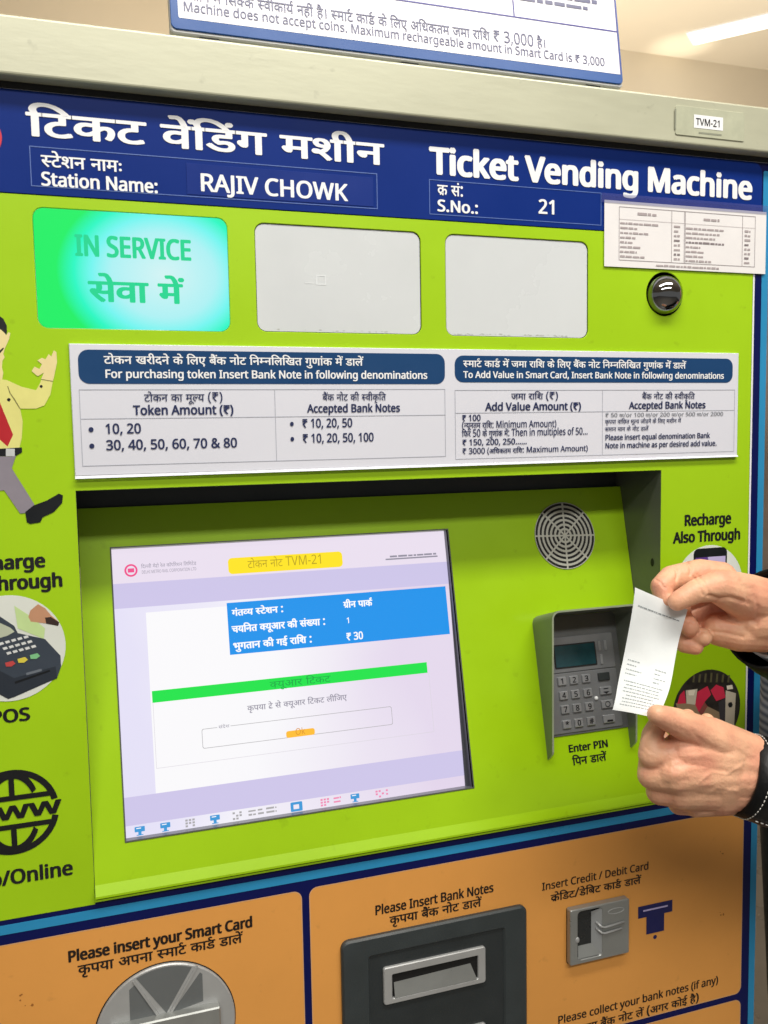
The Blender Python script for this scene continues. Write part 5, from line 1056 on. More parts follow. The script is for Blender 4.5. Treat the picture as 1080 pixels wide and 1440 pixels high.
LIL = emit('display_lilac', 'D2CAEE', 0.95); LIL2 = emit('display_pale', 'EDE2F2', 0.97); CORE = emit('display_core', 'F8F7FA', 1.0)
BLU = emit('display_blue', '1496F0', 0.95); GRN = emit('display_green', '14E84A', 0.95); YEL = emit('display_yellow', 'FFE41E', 1.0)
ORG = emit('display_orange', 'FFBE32', 1.0); DWH = emit('display_letters', 'FFFFFF', 1.0); DGR = emit('display_grey', '9A96A6', 0.9); DLN = emit('display_line', 'B4B2B4', 0.9)
ICO = emit('display_icon', '3E9CDC', 0.95); PNK = emit('display_pink', 'F08CB4', 1.0); OLV = emit('display_olive', 'C0A81E', 0.9); DG2 = emit('display_dark_green', '12AA46', 0.9); HOT = emit('display_red', 'F0508C', 1.0)
S_ = DS
mb.flat(DISP, rect(0.0240, 0.0375, 0.3720, 0.0712), S_ + .0001, LIL2)
mb.flat(DISP, rect(0.0240, 0.0712, 0.3720, 0.0945), S_ + .0001, LIL)
mb.flat(DISP, rect(0.0535, 0.1000, 0.3720, 0.2660), S_ + .00012, core_m)
mb.flat(DISP, rect(0.0240, 0.2660, 0.3720, 0.2912), S_ + .0001, LIL)
mb.flat(DISP, rect(0.1296, 0.0969, 0.3590, 0.1468), S_ + .0002, BLU)
mb.flat(DISP, rect(0.0550, 0.1732, 0.3302, 0.1840), S_ + .0002, GRN)
mb.flat(DISP, rrect(0.1335, 0.0535, 0.2494, 0.0692, 0.004), S_ + .0002, YEL)
mb.flat(DISP, [rrect(0.0983, 0.2132, 0.2880, 0.2314, 0.002), rrect(0.0988, 0.2137, 0.2875, 0.2309, 0.0018)], S_ + .0003, DLN)
mb.flat(DISP, rect(0.1130, 0.2128, 0.1255, 0.2143), S_ + .00035, CORE)
mb.flat(DISP, [rect(0.0552, 0.1842, 0.3315, 0.2439), rect(0.0556, 0.1842, 0.3311, 0.2435)], S_ + .0003, emit('display_faint', 'DDD8E0', 0.95))
mb.flat(DISP, rrect(0.1785, 0.2250, 0.2070, 0.2314, 0.0022), S_ + .0004, ORG)
mb.flat(DISP, [ell(0.0421, 0.0594, 0.0060), ell(0.0421, 0.0594, 0.0043)], S_ + .0003, HOT)
mb.flat(DISP, rect(0.0392, 0.0575, 0.0450, 0.0613), S_ + .0003, HOT)
mb.flat(DISP, rrect(0.2955, 0.0640, 0.3535, 0.0655, .0006), S_ + .0003, DGR)
r = random.Random(3)
for k, (x, c) in enumerate(((0.0376, ICO), (0.0603, ICO), (0.0827, DLN), (0.1056, ICO), (0.1264, DLN), (0.1835, ICO), (0.2117, PNK), (0.2423, ICO), (0.2680, PNK))):
    y = 0.2966
    if c is ICO:
        if k == 5:
            mb.flat(DISP, [rrect(x - .0058, y - .0044, x + .0058, y + .0044, .001), rect(x - .003, y - .002, x + .0025, y + .0022)], S_ + .0003, c)
        else:
            mb.flat(DISP, rrect(x - .0045, y - .0036, x + .0045, y + .0010, .0006), S_ + .0003, c)
            mb.flat(DISP, rect(x - .0014, y + .001, x + .0014, y + .0034), S_ + .0003, c)
            mb.flat(DISP, rect(x - .003, y + .0034, x + .003, y + .0042), S_ + .0003, c)
            mb.flat(DISP, rect(x - .003, y - .0026, x + .0012, y - .0018), S_ + .0004, DWH)
    else:
        for j in range(9):
            a, b = x + (j % 3 - 1) * .0032, y + (j // 3 - 1) * .0026
            if r.random() < .8:
                mb.flat(DISP, rect(a - .0011, b - .0009, a + .0011, b + .0009), S_ + .0003, c)
for x0, x1, c in ((0.1370, 0.1440, DLN), (0.1460, 0.1520, DLN), (0.1540, 0.1640, DLN), (0.2205, 0.2280, PNK), (0.2745, 0.2765, PNK)):
    for b in (0.2950, 0.2985):
        scribble(mb, DISP, x0, x1, b, 0.0018, c, S_ + .0003, r)
mb.build('screen_picture', ts)
mb = Lines(ts); l = S_ + 0.0005
text(mb, DISP, 'दिल्ली मेट्रो रेल कॉर्पोरेशन लिमिटेड', 0.0515, 0.0580, 0.0030, DGR, x1=0.1030, l=l)
text(mb, DISP, 'DELHI METRO RAIL CORPORATION LTD', 0.0517, 0.0632, 0.0030, DGR, x1=0.1028, l=l)
text(mb, DISP, 'टोकन नोट TVM-21', 0.1526, 0.0646, 0.0070, OLV, x1=0.2292, l=l)
sl = MB(); scribble(sl, DISP, 0.3004, 0.3520, 0.0630, 0.0022, DGR, l, r); sl.build('lettering', ts)
text(mb, DISP, 'गंतव्य स्टेशन :', 0.1342, 0.1098, 0.0056, DWH, x1=0.1850, l=l, bold=0.022)
text(mb, DISP, 'चयनित क्यूआर की संख्या :', 0.1330, 0.1258, 0.0060, DWH, x1=0.2265, l=l, bold=0.022)
text(mb, DISP, 'भुगतान की गई राशि :', 0.1330, 0.1420, 0.0060, DWH, x1=0.2115, l=l, bold=0.022)
text(mb, DISP, 'ग्रीन पार्क', 0.2466, 0.1108, 0.0058, DWH, x1=0.2768, l=l, bold=0.022)
text(mb, DISP, '1', 0.2480, 0.1264, 0.0056, DWH, l=l, bold=0.01)
text(mb, DISP, '₹ 30', 0.2466, 0.1434, 0.0074, DWH, x1=0.2645, l=l, bold=0.022)
text(mb, DISP, 'क्यूआर टिकट', 0.1660, 0.1822, 0.0058, DG2, x1=0.2270, l=l)
text(mb, DISP, 'कृपया ट्रे से क्यूआर टिकट लीजिए', 0.1427, 0.2016, 0.0048, DGR, x1=0.2420, l=l, bold=0.008)
text(mb, DISP, 'संदेश', 0.1142, 0.2146, 0.0026, DGR, x1=0.1245, l=l)
text(mb, DISP, 'Ok', 0.1875, 0.2296, 0.0062, emit('display_brown', 'E0962A', 0.95), x1=0.1975, l=l)

# ---- speaker grille
mb = MB(); sx, sy = 0.5015, 0.0522; GR = mat('grille_grey', 'BDBFB4', rough=0.4, metal=0.2)
mb.flat(PANEL, ell(sx, sy, 0.0366, n=56), 0.0003, BLACK)
rr_ = [(0.0361, 0.0369)] + [(0.0334 - 0.005 * k - 0.0024, 0.0334 - 0.005 * k) for k in range(6)] + [(0, 0.0016)]
for a, b in rr_:
    if a > 0:
        mb.prism(PANEL, ell(sx, sy, b, n=56), 0.0003, 0.0010, GR, holes=[ell(sx, sy, a, n=56)])
    else:
        mb.prism(PANEL, ell(sx, sy, b, n=16), 0.0003, 0.0010, GR)
for k in range(8):
    t = math.radians(45 * k + 2)
    mb.prism(PANEL, stroke(sx + 0.001 * math.cos(t), sy + 0.001 * math.sin(t), sx + 0.0362 * math.cos(t), sy + 0.0362 * math.sin(t), 0.0019), 0.0003, 0.00094 + k * 6e-6, GR)
mb.build('speaker_grille', TM)

# ---- keypad hood: a U-shaped shroud whose front edge stands level with the machine's front
hx0, hx1, ht = 0.4503, 0.5530, 0.1838
def arch(d):
    x0, x1, t, r = hx0 + d, hx1 - d, ht + d, 0.0085 - d
    left = [(x0, b) for b in (0.343, 0.3415, 0.3395, 0.337, 0.3345, 0.332, 0.30)] + [(x0, t + r)] + [(x0 + r - r * math.cos(a), t + r - r * math.sin(a)) for a in (0.2, 0.5, 0.8, 1.1, 1.4)] + [(x0 + r, t)]
    return left + [(x0 + x1 - a, b) for a, b in reversed(left)]
o_, i_ = arch(0), arch(0.0020)
def panel_y(h):
    return 0.07504 - 0.235 * (h - 0.06456)
def bk(h):                                       # the roof falls towards the panel
    return h + 0.0142 * max(0.0, min(1.0, (0.200 - h) / 0.0075))
mb = MB(); vs, fs = [], []
EDGE = mat('hood_edge', 'A8B49A', rough=0.3, metal=0.3)
k = len(o_)
def fy(h):                                       # front profile: straight, then curling back to the panel at the foot
    return 0.0 if h < 0.333 else panel_y(h) * min(1, ((h - 0.333) / 0.010)) ** 1.5
for (a, b), (c, d) in zip(o_, i_):
    vs += [(a, fy(b), EYE - b), (c, fy(b), EYE - d), (c, panel_y(bk(d)) + 0.002, EYE - bk(d)), (a, panel_y(bk(b)) + 0.002, EYE - bk(b))]
sides, edge = [], []
for j in range(k - 1):
    p, q = 4 * j, 4 * (j + 1)
    edge.append((p, p + 1, q + 1, q)); sides += [(p + 1, p + 2, q + 2, q + 1), (p, q, q + 3, p + 3)]
mb.add(vs, sides, HOODM); mb.add(vs, edge, EDGE)
kh = mb.build('keypad_hood', TM)

# ---- keypad
mb = MB()
mb.prism(PANEL, rect(hx0 + 0.002, 0.1388, hx1 - 0.002, 0.2640), 0.0, 0.0012, mat('keypad_back', '6A6D6E', rough=0.42, metal=0.4, var=0.08, scale=30))
mb.prism(PANEL, rrect(0.4575, 0.1612, 0.5440, 0.1988, 0.002), 0.0012, 0.0022, PADM, ch=0.0004)
mb.prism(PANEL, rrect(0.4575, 0.1996, 0.5440, 0.2618, 0.002), 0.0012, 0.0022, PADM, ch=0.0004)
kp = mb.build('keypad', TM)
mb = MB()
mb.prism(PANEL, rrect(0.4700, 0.1692, 0.5215, 0.1946, 0.0012), 0.0022, 0.0026, BLACK)
mb.flat(PANEL, rect(0.4715, 0.1706, 0.5200, 0.1930), 0.0028, mat('lcd_teal', '1E4046', rough=0.18, var=0.25, scale=30, coat=0.4))
mb.build('pin_display', kp)
for x, b in ((0.5262, 0.1692), (0.5338, 0.1692), (0.5272, 0.1836)):
    mb = MB(); mb.prism(PANEL, rrect(x - 0.0014, b, x + 0.0014, b + 0.0108, 0.0006), 0.0022, 0.0034, KEYM, ch=0.0004)
    mb.build('soft_key', kp)
rows = (0.2075, 0.2225, 0.2370, 0.2525); colsx = (0.4758, 0.4902, 0.5052)
caps = ('123', '456', '789', '*0#')
for ri, b in enumerate(rows):
    for ci, x in enumerate(colsx):
        mb = MB()
        mb.prism(PANEL, rrect(x - 0.0050, b - 0.0044, x + 0.0050, b + 0.0044, 0.0008), 0.0022, 0.0042, KEYM, ch=0.0006)
        text(mb, PANEL, caps[ri][ci], 0, b + 0.0026, 0.0056, INK, ctr=x, l=0.0044, bold=0.018)
        mb.build('key', kp)
    x = 0.5272; mb = MB()
    mb.prism(PANEL, rrect(x - 0.0070, b - 0.0042, x + 0.0070, b + 0.0042, 0.0008), 0.0022, 0.0042, KEYM if ri else DARKM, ch=0.0006)
    if ri == 1:
        mb.flat(PANEL, [(x - .004, b + .001), (x + .004, b + .001), (x, b + .0035)], 0.0044, INK)
        mb.flat(PANEL, stroke(x - .003, b - .002, x + .003, b - .002, .001), 0.0044, INK)
    if ri == 2:
        mb.flat(PANEL, [ell(x, b, .0032, .0032, 20), ell(x, b, .0024, .0024, 20)], 0.0044, INK)
    if ri == 3:
        mb.flat(PANEL, rect(x - .003, b + .001, x + .004, b + .003), 0.0044, INK)
    mb.build('function_key', kp)
mb = MB(); c = PANEL(0.5150, 0.2296, 0.0024); mb.ball(c, 0.0022, mat('led_white', 'E8ECEC', rough=0.15), 16, 10); mb.build('indicator', kp)
mb = Lines(TM)
text(mb, PANEL, 'Enter PIN', 0.4756, 0.2818, 0.0074, INK, x1=0.5242, l=0.0004, bold=0.030)
text(mb, PANEL, 'पिन डालें', 0.4790, 0.2955, 0.0072, INK, x1=0.5196, l=0.0004, bold=0.016)

# ---- orange panels
for q in ((XL + 0.02, 0.4308, 0.1815, 0.80), (0.1896, 0.4300, 0.6945, 0.6492), (0.1896, 0.6572, 0.6945, 0.80)):
    mb = MB(); mb.prism(FRONT, rrect(*q, 0.008), -0.0006, -0.0001, ORANGE, ch=0.0003)
    mb.flat(FRONT, [rrect(q[0] - .0005, q[1] - .0005, q[2] + .0005, q[3] + .0005, 0.0084), rrect(q[0] + .0004, q[1] + .0004, q[2] - .0004, q[3] - .0004, 0.0076)], 0.00005, mat('pale_orange_edge', 'D8A878', rough=0.4))
    mb.build('orange_panel', TM)
mb = Lines(TM); BR = mat('brown_print', '1E1410', rough=0.4)
l = 0.0002
text(mb, FRONT, 'Please insert your Smart Card', -0.0286, 0.4566, 0.0098, BR, x1=0.1345, l=l, bold=0.036)
text(mb, FRONT, 'कृपया अपना स्मार्ट कार्ड डालें', -0.0205, 0.4698, 0.0080, BR, x1=0.1240, l=l, bold=0.014)
text(mb, FRONT, 'Please Insert Bank Notes', 0.2543, 0.4692, 0.0094, BR, x1=0.3823, l=l, bold=0.024)
text(mb, FRONT, 'कृपया बैंक नोट डालें', 0.2696, 0.4818, 0.0077, BR, x1=0.3680, l=l, bold=0.014)
text(mb, FRONT, 'Insert Credit / Debit Card', 0.4379, 0.4786, 0.0082, BR, x1=0.5690, l=l, bold=0.016)
text(mb, FRONT, 'क्रेडिट/डेबिट कार्ड डालें', 0.4484, 0.4928, 0.0072, BR, x1=0.5584, l=l, bold=0.014)
text(mb, FRONT, 'Please collect your bank notes (if any)', 0.4562, 0.6306, 0.0088, BR, x1=0.6632, l=l, bold=0.018)
text(mb, FRONT, 'कृपया बैंक नोट लें (अगर कोई है)', 0.4750, 0.6462, 0.0076, BR, x1=0.6372, l=l, bold=0.014)
mb = MB(); NI = mat('icon_navy', '161A58', rough=0.35)
mb.flat(FRONT, rect(0.5556, 0.5193, 0.5999, 0.5328), l, NI)
mb.flat(FRONT, rect(0.5662, 0.5258, 0.5892, 0.5528), l + .0002, NI)
mb.flat(FRONT, rrect(0.5618, 0.5240, 0.5936, 0.5258, .0008), l + .0004, mat('icon_lilac', 'B8B0DC', rough=0.35))
mb.flat(FRONT, ell(0.5777, 0.5580, 0.0024, n=14), l, NI)
mb.build('card_icon', TM)
r = random.Random(11)
for a, b in ((-0.069, 0.480), (-0.062, 0.488), (0.665, 0.478), (0.666, 0.548)):
    mb = MB()
    for k in range(3):
        s_ = r.uniform(.0005, .0011)
        mb.flat(FRONT, ell(a + r.uniform(-.003, .003), b + r.uniform(-.003, .003), s_, s_ * r.uniform(.6, 1.6), 9), 0.0001 + k * 1e-5, mat('rust_speck', 'A06428', rough=0.6))
    mb.build('stain', TM)

# ---- smart card dock
dx_, dy_, dr = 0.0525, 0.5372, 0.0634
mb = MB()
mb.prism(FRONT, ell(dx_, dy_, dr, n=72), -0.0004, 0.0004, BLACK)
mb.prism(FRONT, ell(dx_, dy_, dr - 0.0009, n=72), 0.0004, 0.0034, SILV, ch=0.0010)
arc = [q for q in ell(dx_, dy_, dr - 0.0030, n=60) if q[1] < 0.4838 and 0.026 < q[0] < 0.082]
mb.flat(FRONT, arc + [(0.0530, 0.5205)], 0.0036, DOCKD)
mb.flat(FRONT, [(0.0215, 0.4915), (0.0262, 0.4880), (0.0445, 0.5205), (0.0212, 0.5245)], 0.0036, DOCKD)
mb.flat(FRONT, [(0.0842, 0.4885), (0.0862, 0.4905), (0.0862, 0.5165), (0.0575, 0.5215)], 0.0036, DOCKD)
for a in ((0.0256, 0.4835, 0.0465, 0.5222), (0.0820, 0.4810, 0.0560, 0.5222)):
    mb.prism(FRONT, stroke(*a, 0.0022), 0.0036, 0.0046, SILV)
dk = mb.build('card_dock', TM)
mb = MB(); mb.prism(FRONT, rrect(0.0042, 0.5202, 0.1005, 0.5790, 0.0012), 0.0034, 0.0125, SILVD, ch=0.0012)
mb.build('card_slot', dk)

# ---- bank note unit
mb = MB()
mb.prism(FRONT, rrect(0.2186, 0.4882, 0.4180, 0.7200, 0.0080), -0.0004, 0.0052, BEZ, holes=[rrect(0.2466, 0.5083, 0.3912, 0.7000, 0.002)], ch=0.0018)
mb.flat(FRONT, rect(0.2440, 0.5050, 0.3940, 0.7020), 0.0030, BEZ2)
bn = mb.build('bank_note_unit', TM)
for b0, b1 in ((0.5222, 0.5606), (0.6046, 0.6430)):
    mb = MB()
    mb.prism(FRONT, rrect(0.2602, b0, 0.3702, b1, 0.0030), 0.0030, 0.0062, SILV, holes=[rrect(0.2692, b0 + 0.0082, 0.3616, b1 - 0.0056, 0.0015)], ch=0.0008)
    mb.flat(FRONT, rect(0.2680, b0 + 0.007, 0.3630, b1 - 0.004), 0.0034, BLACK)
    fr = mb.build('note_slot', bn)
    mb = MB()                                    # sloping tray inside the opening
    y0, y1 = b0 + 0.0150, b1 - 0.0058
    pts = [FRONT(0.2715, y0 + 0.0028, 0.0036), FRONT(0.3540, y0 + 0.0008, 0.0036), FRONT(0.3600, y1, 0.0066), FRONT(0.2715, y1, 0.0066)]
    mb.add(pts, [(0, 3, 2, 1)], SILVD)
    mb.add([pts[1], pts[2], FRONT(0.3606, y1, 0.0036)], [(0, 1, 2)], SILVD)
    mb.build('note_tray', fr)

# ---- credit card reader
mb = MB(); a0, b0, a1, b1 = 0.4668, 0.5022, 0.5390, 0.5634
pocket = rrect(0.4760, 0.5056, 0.5050, 0.5585, 0.004)
mb.prism(FRONT, rrect(a0, b0 + .0008, a1, b1 + .0012, 0.0022), -0.0004, 0.0015, BLACK)
mb.prism(FRONT, rrect(a0, b0, a1, b1, 0.0020), 0.0008, 0.0085, SILVD, holes=[pocket], ch=0.0009)
mb.flat(FRONT, rect(0.4752, 0.5048, 0.5058, 0.5593), 0.0030, mat('pocket_dark', '26292A', rough=0.25))
mb.add([FRONT(0.5052, 0.5060, 0.0080), FRONT(0.4950, 0.5110, 0.0032), FRONT(0.4950, 0.5520, 0.0032), FRONT(0.5052, 0.5575, 0.0080)], [(0, 1, 2, 3)], mat('pocket_cheek', '9A9EA0', rough=0.3, metal=0.2))
mb.add([FRONT(0.4764, 0.5575, 0.0082), FRONT(0.5045, 0.5575, 0.0082), FRONT(0.5040, 0.5460, 0.0032), FRONT(0.4790, 0.5460, 0.0032)], [(0, 1, 2, 3)], SILVD)
cr_ = mb.build('card_reader', TM)
mb = MB()
for dh in (0.0, 0.0066):
    mb.tube([FRONT(0.4995, 0.5225 + dh, 0.0052), FRONT(0.5035, 0.5262 + dh, 0.0098), FRONT(0.5075, 0.5275 + dh, 0.0102), FRONT(0.5320 - dh * .5, 0.5262 + dh, 0.0096)], 0.00125, SILV, 8)
mb.prism(FRONT, ell(0.5222, 0.5126, 0.0102, 0.0034, 28), 0.0085, 0.0089, SILV, holes=[ell(0.5222, 0.5126, 0.0092, 0.0025, 28)])
mb.build('card_guide', cr_)
mb = MB(); mb.ball(FRONT(0.4752, 0.5360, 0.0082), 0.0026, SILV, 16, 10, (1, .6, 1.3)); mb.build('stud', cr_)
# ------------------------------------------------------------------ things fixed to or standing on the machine
class Sheet:
    """A bent sheet: a in 0..1 across, b in 0..1 along, l above its front."""
    def __init__(s, rows):
        s.rows = [(Vector(p), Vector(q)) for p, q in rows]
        s.n = Vector((0, -1, 0))
    def edge(s, k, b):
        n = len(s.rows) - 1
        f = min(max(b, 0), 1) * n; i = min(int(f), n - 1); u = f - i
        P = [s.rows[min(max(i + j, 0), n)][k] for j in (-1, 0, 1, 2)]
        return 0.5 * (2 * P[1] + (P[2] - P[0]) * u + (2 * P[0] - 5 * P[1] + 4 * P[2] - P[3]) * u * u + (3 * P[1] - P[0] - 3 * P[2] + P[3]) * u ** 3)
    def __call__(s, a, b, l=0.0):
        p = s.edge(0, b).lerp(s.edge(1, b), a)
        p.y += 0.003 * math.sin(a * math.pi) - 0.0012 * math.sin(b * 9 + a * 2) - l
        return p

# taped notice
t = thing('notice', (0.609, -0.001, EYE + 0.196), 'white paper notice with a small printed table, taped over the header above the mirror dome', 'notice')
NT = Sheet([((0.5090, -0.0014, EYE + 0.2287), (0.7092, -0.0014, EYE + 0.2287)), ((0.5090, -0.0010, EYE + 0.20), (0.7088, -0.0016, EYE + 0.20)), ((0.5091, -0.0012, EYE + 0.1639), (0.7084, -0.0024, EYE + 0.1632))])
def sheet_mesh(mb, S, na, nb, m, l=0.0):
    vs = [S(i / na, j / nb, l) for j in range(nb + 1) for i in range(na + 1)]
    fs = [(j * (na + 1) + i, (j + 1) * (na + 1) + i, (j + 1) * (na + 1) + i + 1, j * (na + 1) + i + 1) for j in range(nb) for i in range(na)]
    mb.add(vs, fs, m, True)
NF = Surf((0, -0.0018, EYE), (1, 0, 0), (0, 0, -1), (0, -1, 0))
mb = MB()
mb.prism(NF, rect(0.5090, -0.2287, 0.7088, -0.1636), -0.0003, 0.0, mat('notice_paper', 'E8E6E6', rough=0.55, var=0.03, scale=14, bump=0.15, bscale=25), bottom=True)
mb.build('sheet', t)
mb = MB(); r = random.Random(2); PK = mat('notice_print', 'AAA0A2', rough=0.6); DK = mat('notice_print_dark', '847A7E', rough=0.6); e = 0.00045
X0, X1, Y0, Y1 = 0.5258, 0.6944, -0.2232, -0.1703
for q in (rect(X0, Y0, X1, Y0 + e), rect(X0, Y1 - e, X1, Y1)):
    mb.flat(NF, q, 0.0003, DK)
for x in (X0, 0.5885, 0.6040, 0.6052, 0.6775, X1 - e):
    mb.flat(NF, rect(x, Y0 + e, x + e, Y1 - e), 0.0003, DK)
mb.flat(NF, rect(X0 + e, -0.2110, 0.6040, -0.2107), 0.00035, PK); mb.flat(NF, rect(0.6056, -0.2110, X1 - e, -0.2107), 0.00035, PK)
scribble(mb, NF, 0.5475, 0.5700, -0.2160, 0.0026, PK, 0.0004, r); scribble(mb, NF, 0.6280, 0.6480, -0.2150, 0.0026, PK, 0.0004, r)
for k in range(8):
    b = -0.2062 + k * 0.0047
    scribble(mb, NF, 0.5272, 0.5272 + (0.045 if k == 0 else r.uniform(0.012, 0.038)), b, 0.0020, PK, 0.0004, r)
    scribble(mb, NF, 0.6062, 0.6062 + (0.048 if k in (0, 3) else r.uniform(0.016, 0.044)), b + 0.0010, 0.0020, DK if k == 3 else PK, 0.0004, r)
    for x in (0.5915, 0.6805):
        scribble(mb, NF, x, x + 0.0075, b, 0.0022, DK if k in (3, 6) else PK, 0.0004, r)
mb.build('printed_table', t)
mb = MB(); scribble(mb, NF, 0.5700, 0.6480, -0.1660, 0.0020, PK, 0.0004, r)
mb.build('footer_print', t)
TAPE.node_tree.nodes['Principled BSDF'].inputs['Alpha'].default_value = 0.38
mb = MB(); mb.prism(NF, rect(0.5055, -0.2352, 0.7096, -0.2262), 0.0, 0.0006, TAPE); mb.build('tape', t)

# name tag on the cornice
t = thing('name_tag', (0.62, -0.0160, EYE + 0.308), 'small white printed tag in a clear holder stuck on the cornice', 'label')
CF = Surf((0, -0.0158, EYE), (1, 0, 0), (0, 0, -1), (0, -1, 0))
mb = MB(); mb.prism(CF, rrect(0.5812, -0.3222, 0.6655, -0.2936, 0.002), 0.0, 0.0009, mat('tag_holder', 'B9BCA4', rough=0.2, var=0.08, scale=60, coat=0.5), ch=0.0003)
mb.flat(CF, rrect(0.5800, -0.3185, 0.5818, -0.2985, .0006), 0.0011, mat('tag_edge', '8C8F7E', rough=0.4))
mb.flat(CF, rect(0.6090, -0.2985, 0.6370, -0.2968), 0.0011, MATS['tag_edge'])
hb_ = mb.build('holder', t)
mb = MB(); mb.flat(CF, rect(0.6030, -0.3150, 0.6385, -0.3020), 0.0012, WHITE)
text(mb, CF, 'TVM-21', 0.6052, -0.3050, 0.0066, INK, x1=0.6358, l=0.0015, bold=0.008)
mb.build('tag_label', t)

# fare sign standing on the cornice
t = thing('fare_sign', (0.305, -0.004, EYE + 0.332), 'white notice board with blue border standing on top of the cornice', 'sign')
mb = MB()
mb.prism(SIGN, rrect(0.0880, -0.32, 0.5228, -0.0002, 0.004), -0.011, -0.0015, mat('sign_back', 'B9BBBA', rough=0.4), ch=0.001, bottom=True)
bd = mb.build('board', t)
mb = MB()
mb.prism(SIGN, rrect(0.0884, -0.3196, 0.5224, -0.0030, 0.005), -0.0015, 0.0, mat('sign_blue', '0E4E96', rough=0.3, coat=0.2), ch=0.0004)
mb.prism(SIGN, rrect(0.0948, -0.315, 0.5208, -0.0126, 0.0015), 0.0, 0.0002, mat('sign_white', 'E9EAF0', rough=0.35))
mb.build('face', t)
mb = MB(); PV = mat('sign_violet', '3C3A8E', rough=0.4); SI = mat('sign_ink', '666886', rough=0.45)
mb.flat(SIGN, rect(0.0950, -0.0566, 0.5206, -0.0553), 0.0005, PV)
mb.flat(SIGN, rect(0.4070, -0.31, 0.4083, -0.0566), 0.0005, PV)
mb.flat(SIGN, rect(0.5197, -0.31, 0.5207, -0.0130), 0.0006, PV)
mb.build('ruled_lines', t)
mb = Lines(t)
text(mb, SIGN, 'मशीन में सिक्के स्वीकार्य नहीं है। स्मार्ट कार्ड के लिए अधिकतम जमा राशि ₹ 3,000 है।', 0.0990, -0.0292, 0.0082, SI, x1=0.4395, l=0.0006, bold=0.004)
text(mb, SIGN, 'Machine does not accept coins. Maximum rechargeable amount in Smart Card is ₹ 3,000', 0.0988, -0.0188, 0.0082, SI, x1=0.5030, l=0.0006, bold=0.006)
r = random.Random(8); mb = MB()
for k in range(8):
    scribble(mb, SIGN, 0.4130, 0.4130 + r.uniform(0.075, 0.092), -0.0735 - k * 0.0075, 0.0042, SI, 0.0006, r)
mb.build('small_print', t)
mb = MB()
for k in range(8):
    scribble(mb, SIGN, 0.1050, 0.1050 + r.uniform(0.2, 0.28), -0.0700 - k * 0.012, 0.0065, SI, 0.0006, r)
mb.build('small_print', t)
for x in (0.12, 0.30, 0.49):
    mb = MB(); mb.box(x - 0.008, -0.011, EYE + 0.3311, x + 0.008, -0.002, EYE + 0.3345, BLACK)
    mb.build('foot', t)

# ------------------------------------------------------------------ the paper ticket
t = thing('paper_ticket', (0.465, -0.155, 1.25), 'white paper ticket held up between two hands', 'ticket')
SH = Sheet(TICKET)
mb = MB(); sheet_mesh(mb, SH, 14, 40, mat('ticket_paper', 'E0E6E7', rough=0.5, var=0.03, scale=40, bump=0.12, bscale=60)); sheet_mesh(mb, SH, 14, 40, MATS['ticket_paper'], -0.00012)
sh = mb.build('sheet', t)
mb = MB(); r = random.Random(4); TI = mat('ticket_ink', '98A2A4', rough=0.6); TD = mat('ticket_ink_dark', '8A9296', rough=0.6)
def tline(a0, a1, b, h, m):
    x = a0
    while x < a1:
        w_ = min(a1 - x, r.uniform(0.02, 0.07))
        q = [(x + w_ * k / 3, b - h + h) for k in range(4)]
        vs = [SH(x + w_ * k / 3, b + 0.0 , 0.0004) for k in range(4)] + [SH(x + w_ * k / 3, b + h, 0.0004) for k in range(4)]
        mb.add(vs, [(k, k + 4, k + 5, k + 1) for k in range(3)], m)
        x += w_ + r.uniform(0.008, 0.018)
tline(0.10, 0.92, 0.135, 0.008, TD)
mb.build('header_print', sh)
mb = MB()
for k, b in enumerate((0.50, 0.535, 0.575, 0.61)):
    tline(0.10, 0.10 + r.uniform(0.2, 0.35), b, 0.007, TI)
    tline(0.68, 0.68 + r.uniform(0.1, 0.22), b + 0.015, 0.010 if k > 2 else 0.007, TI)
for k in range(8):
    b = 0.675 + k * 0.032
    a = r.uniform(0.10, 0.22)
    tline(a, 1 - a, b, 0.007, TI)
mb.build('print', sh)

# ------------------------------------------------------------------ the person
def skin_mat():
    m = mat('skin', 'E4B08E', rough=0.44, var=0.08, scale=40, bump=0.26, bscale=420, sss=0.08, spec=0.4)
    nt = m.node_tree; N, L = nt.nodes, nt.links; p = N['Principled BSDF']
    src = p.inputs['Base Color'].links[0].from_socket
    tc = N.new('ShaderNodeTexCoord')
    nz = N.new('ShaderNodeTexNoise'); nz.inputs['Scale'].default_value = 38; nz.inputs['Detail'].default_value = 3
    L.new(tc.outputs['Object'], nz.inputs['Vector'])
    rr = N.new('ShaderNodeMapRange'); rr.inputs[1].default_value, rr.inputs[2].default_value = 0.42, 0.70
    rr.inputs[3].default_value, rr.inputs[4].default_value = 0.0, 0.75
    L.new(nz.outputs['Fac'], rr.inputs[0])
    mx = N.new('ShaderNodeMix'); mx.data_type = 'RGBA'
    L.new(rr.outputs[0], mx.inputs[0]); L.new(src, mx.inputs[6]); mx.inputs[7].default_value = lin('D48C74')
    L.new(mx.outputs[2], p.inputs['Base Color'])
    return m
SKIN = skin_mat()

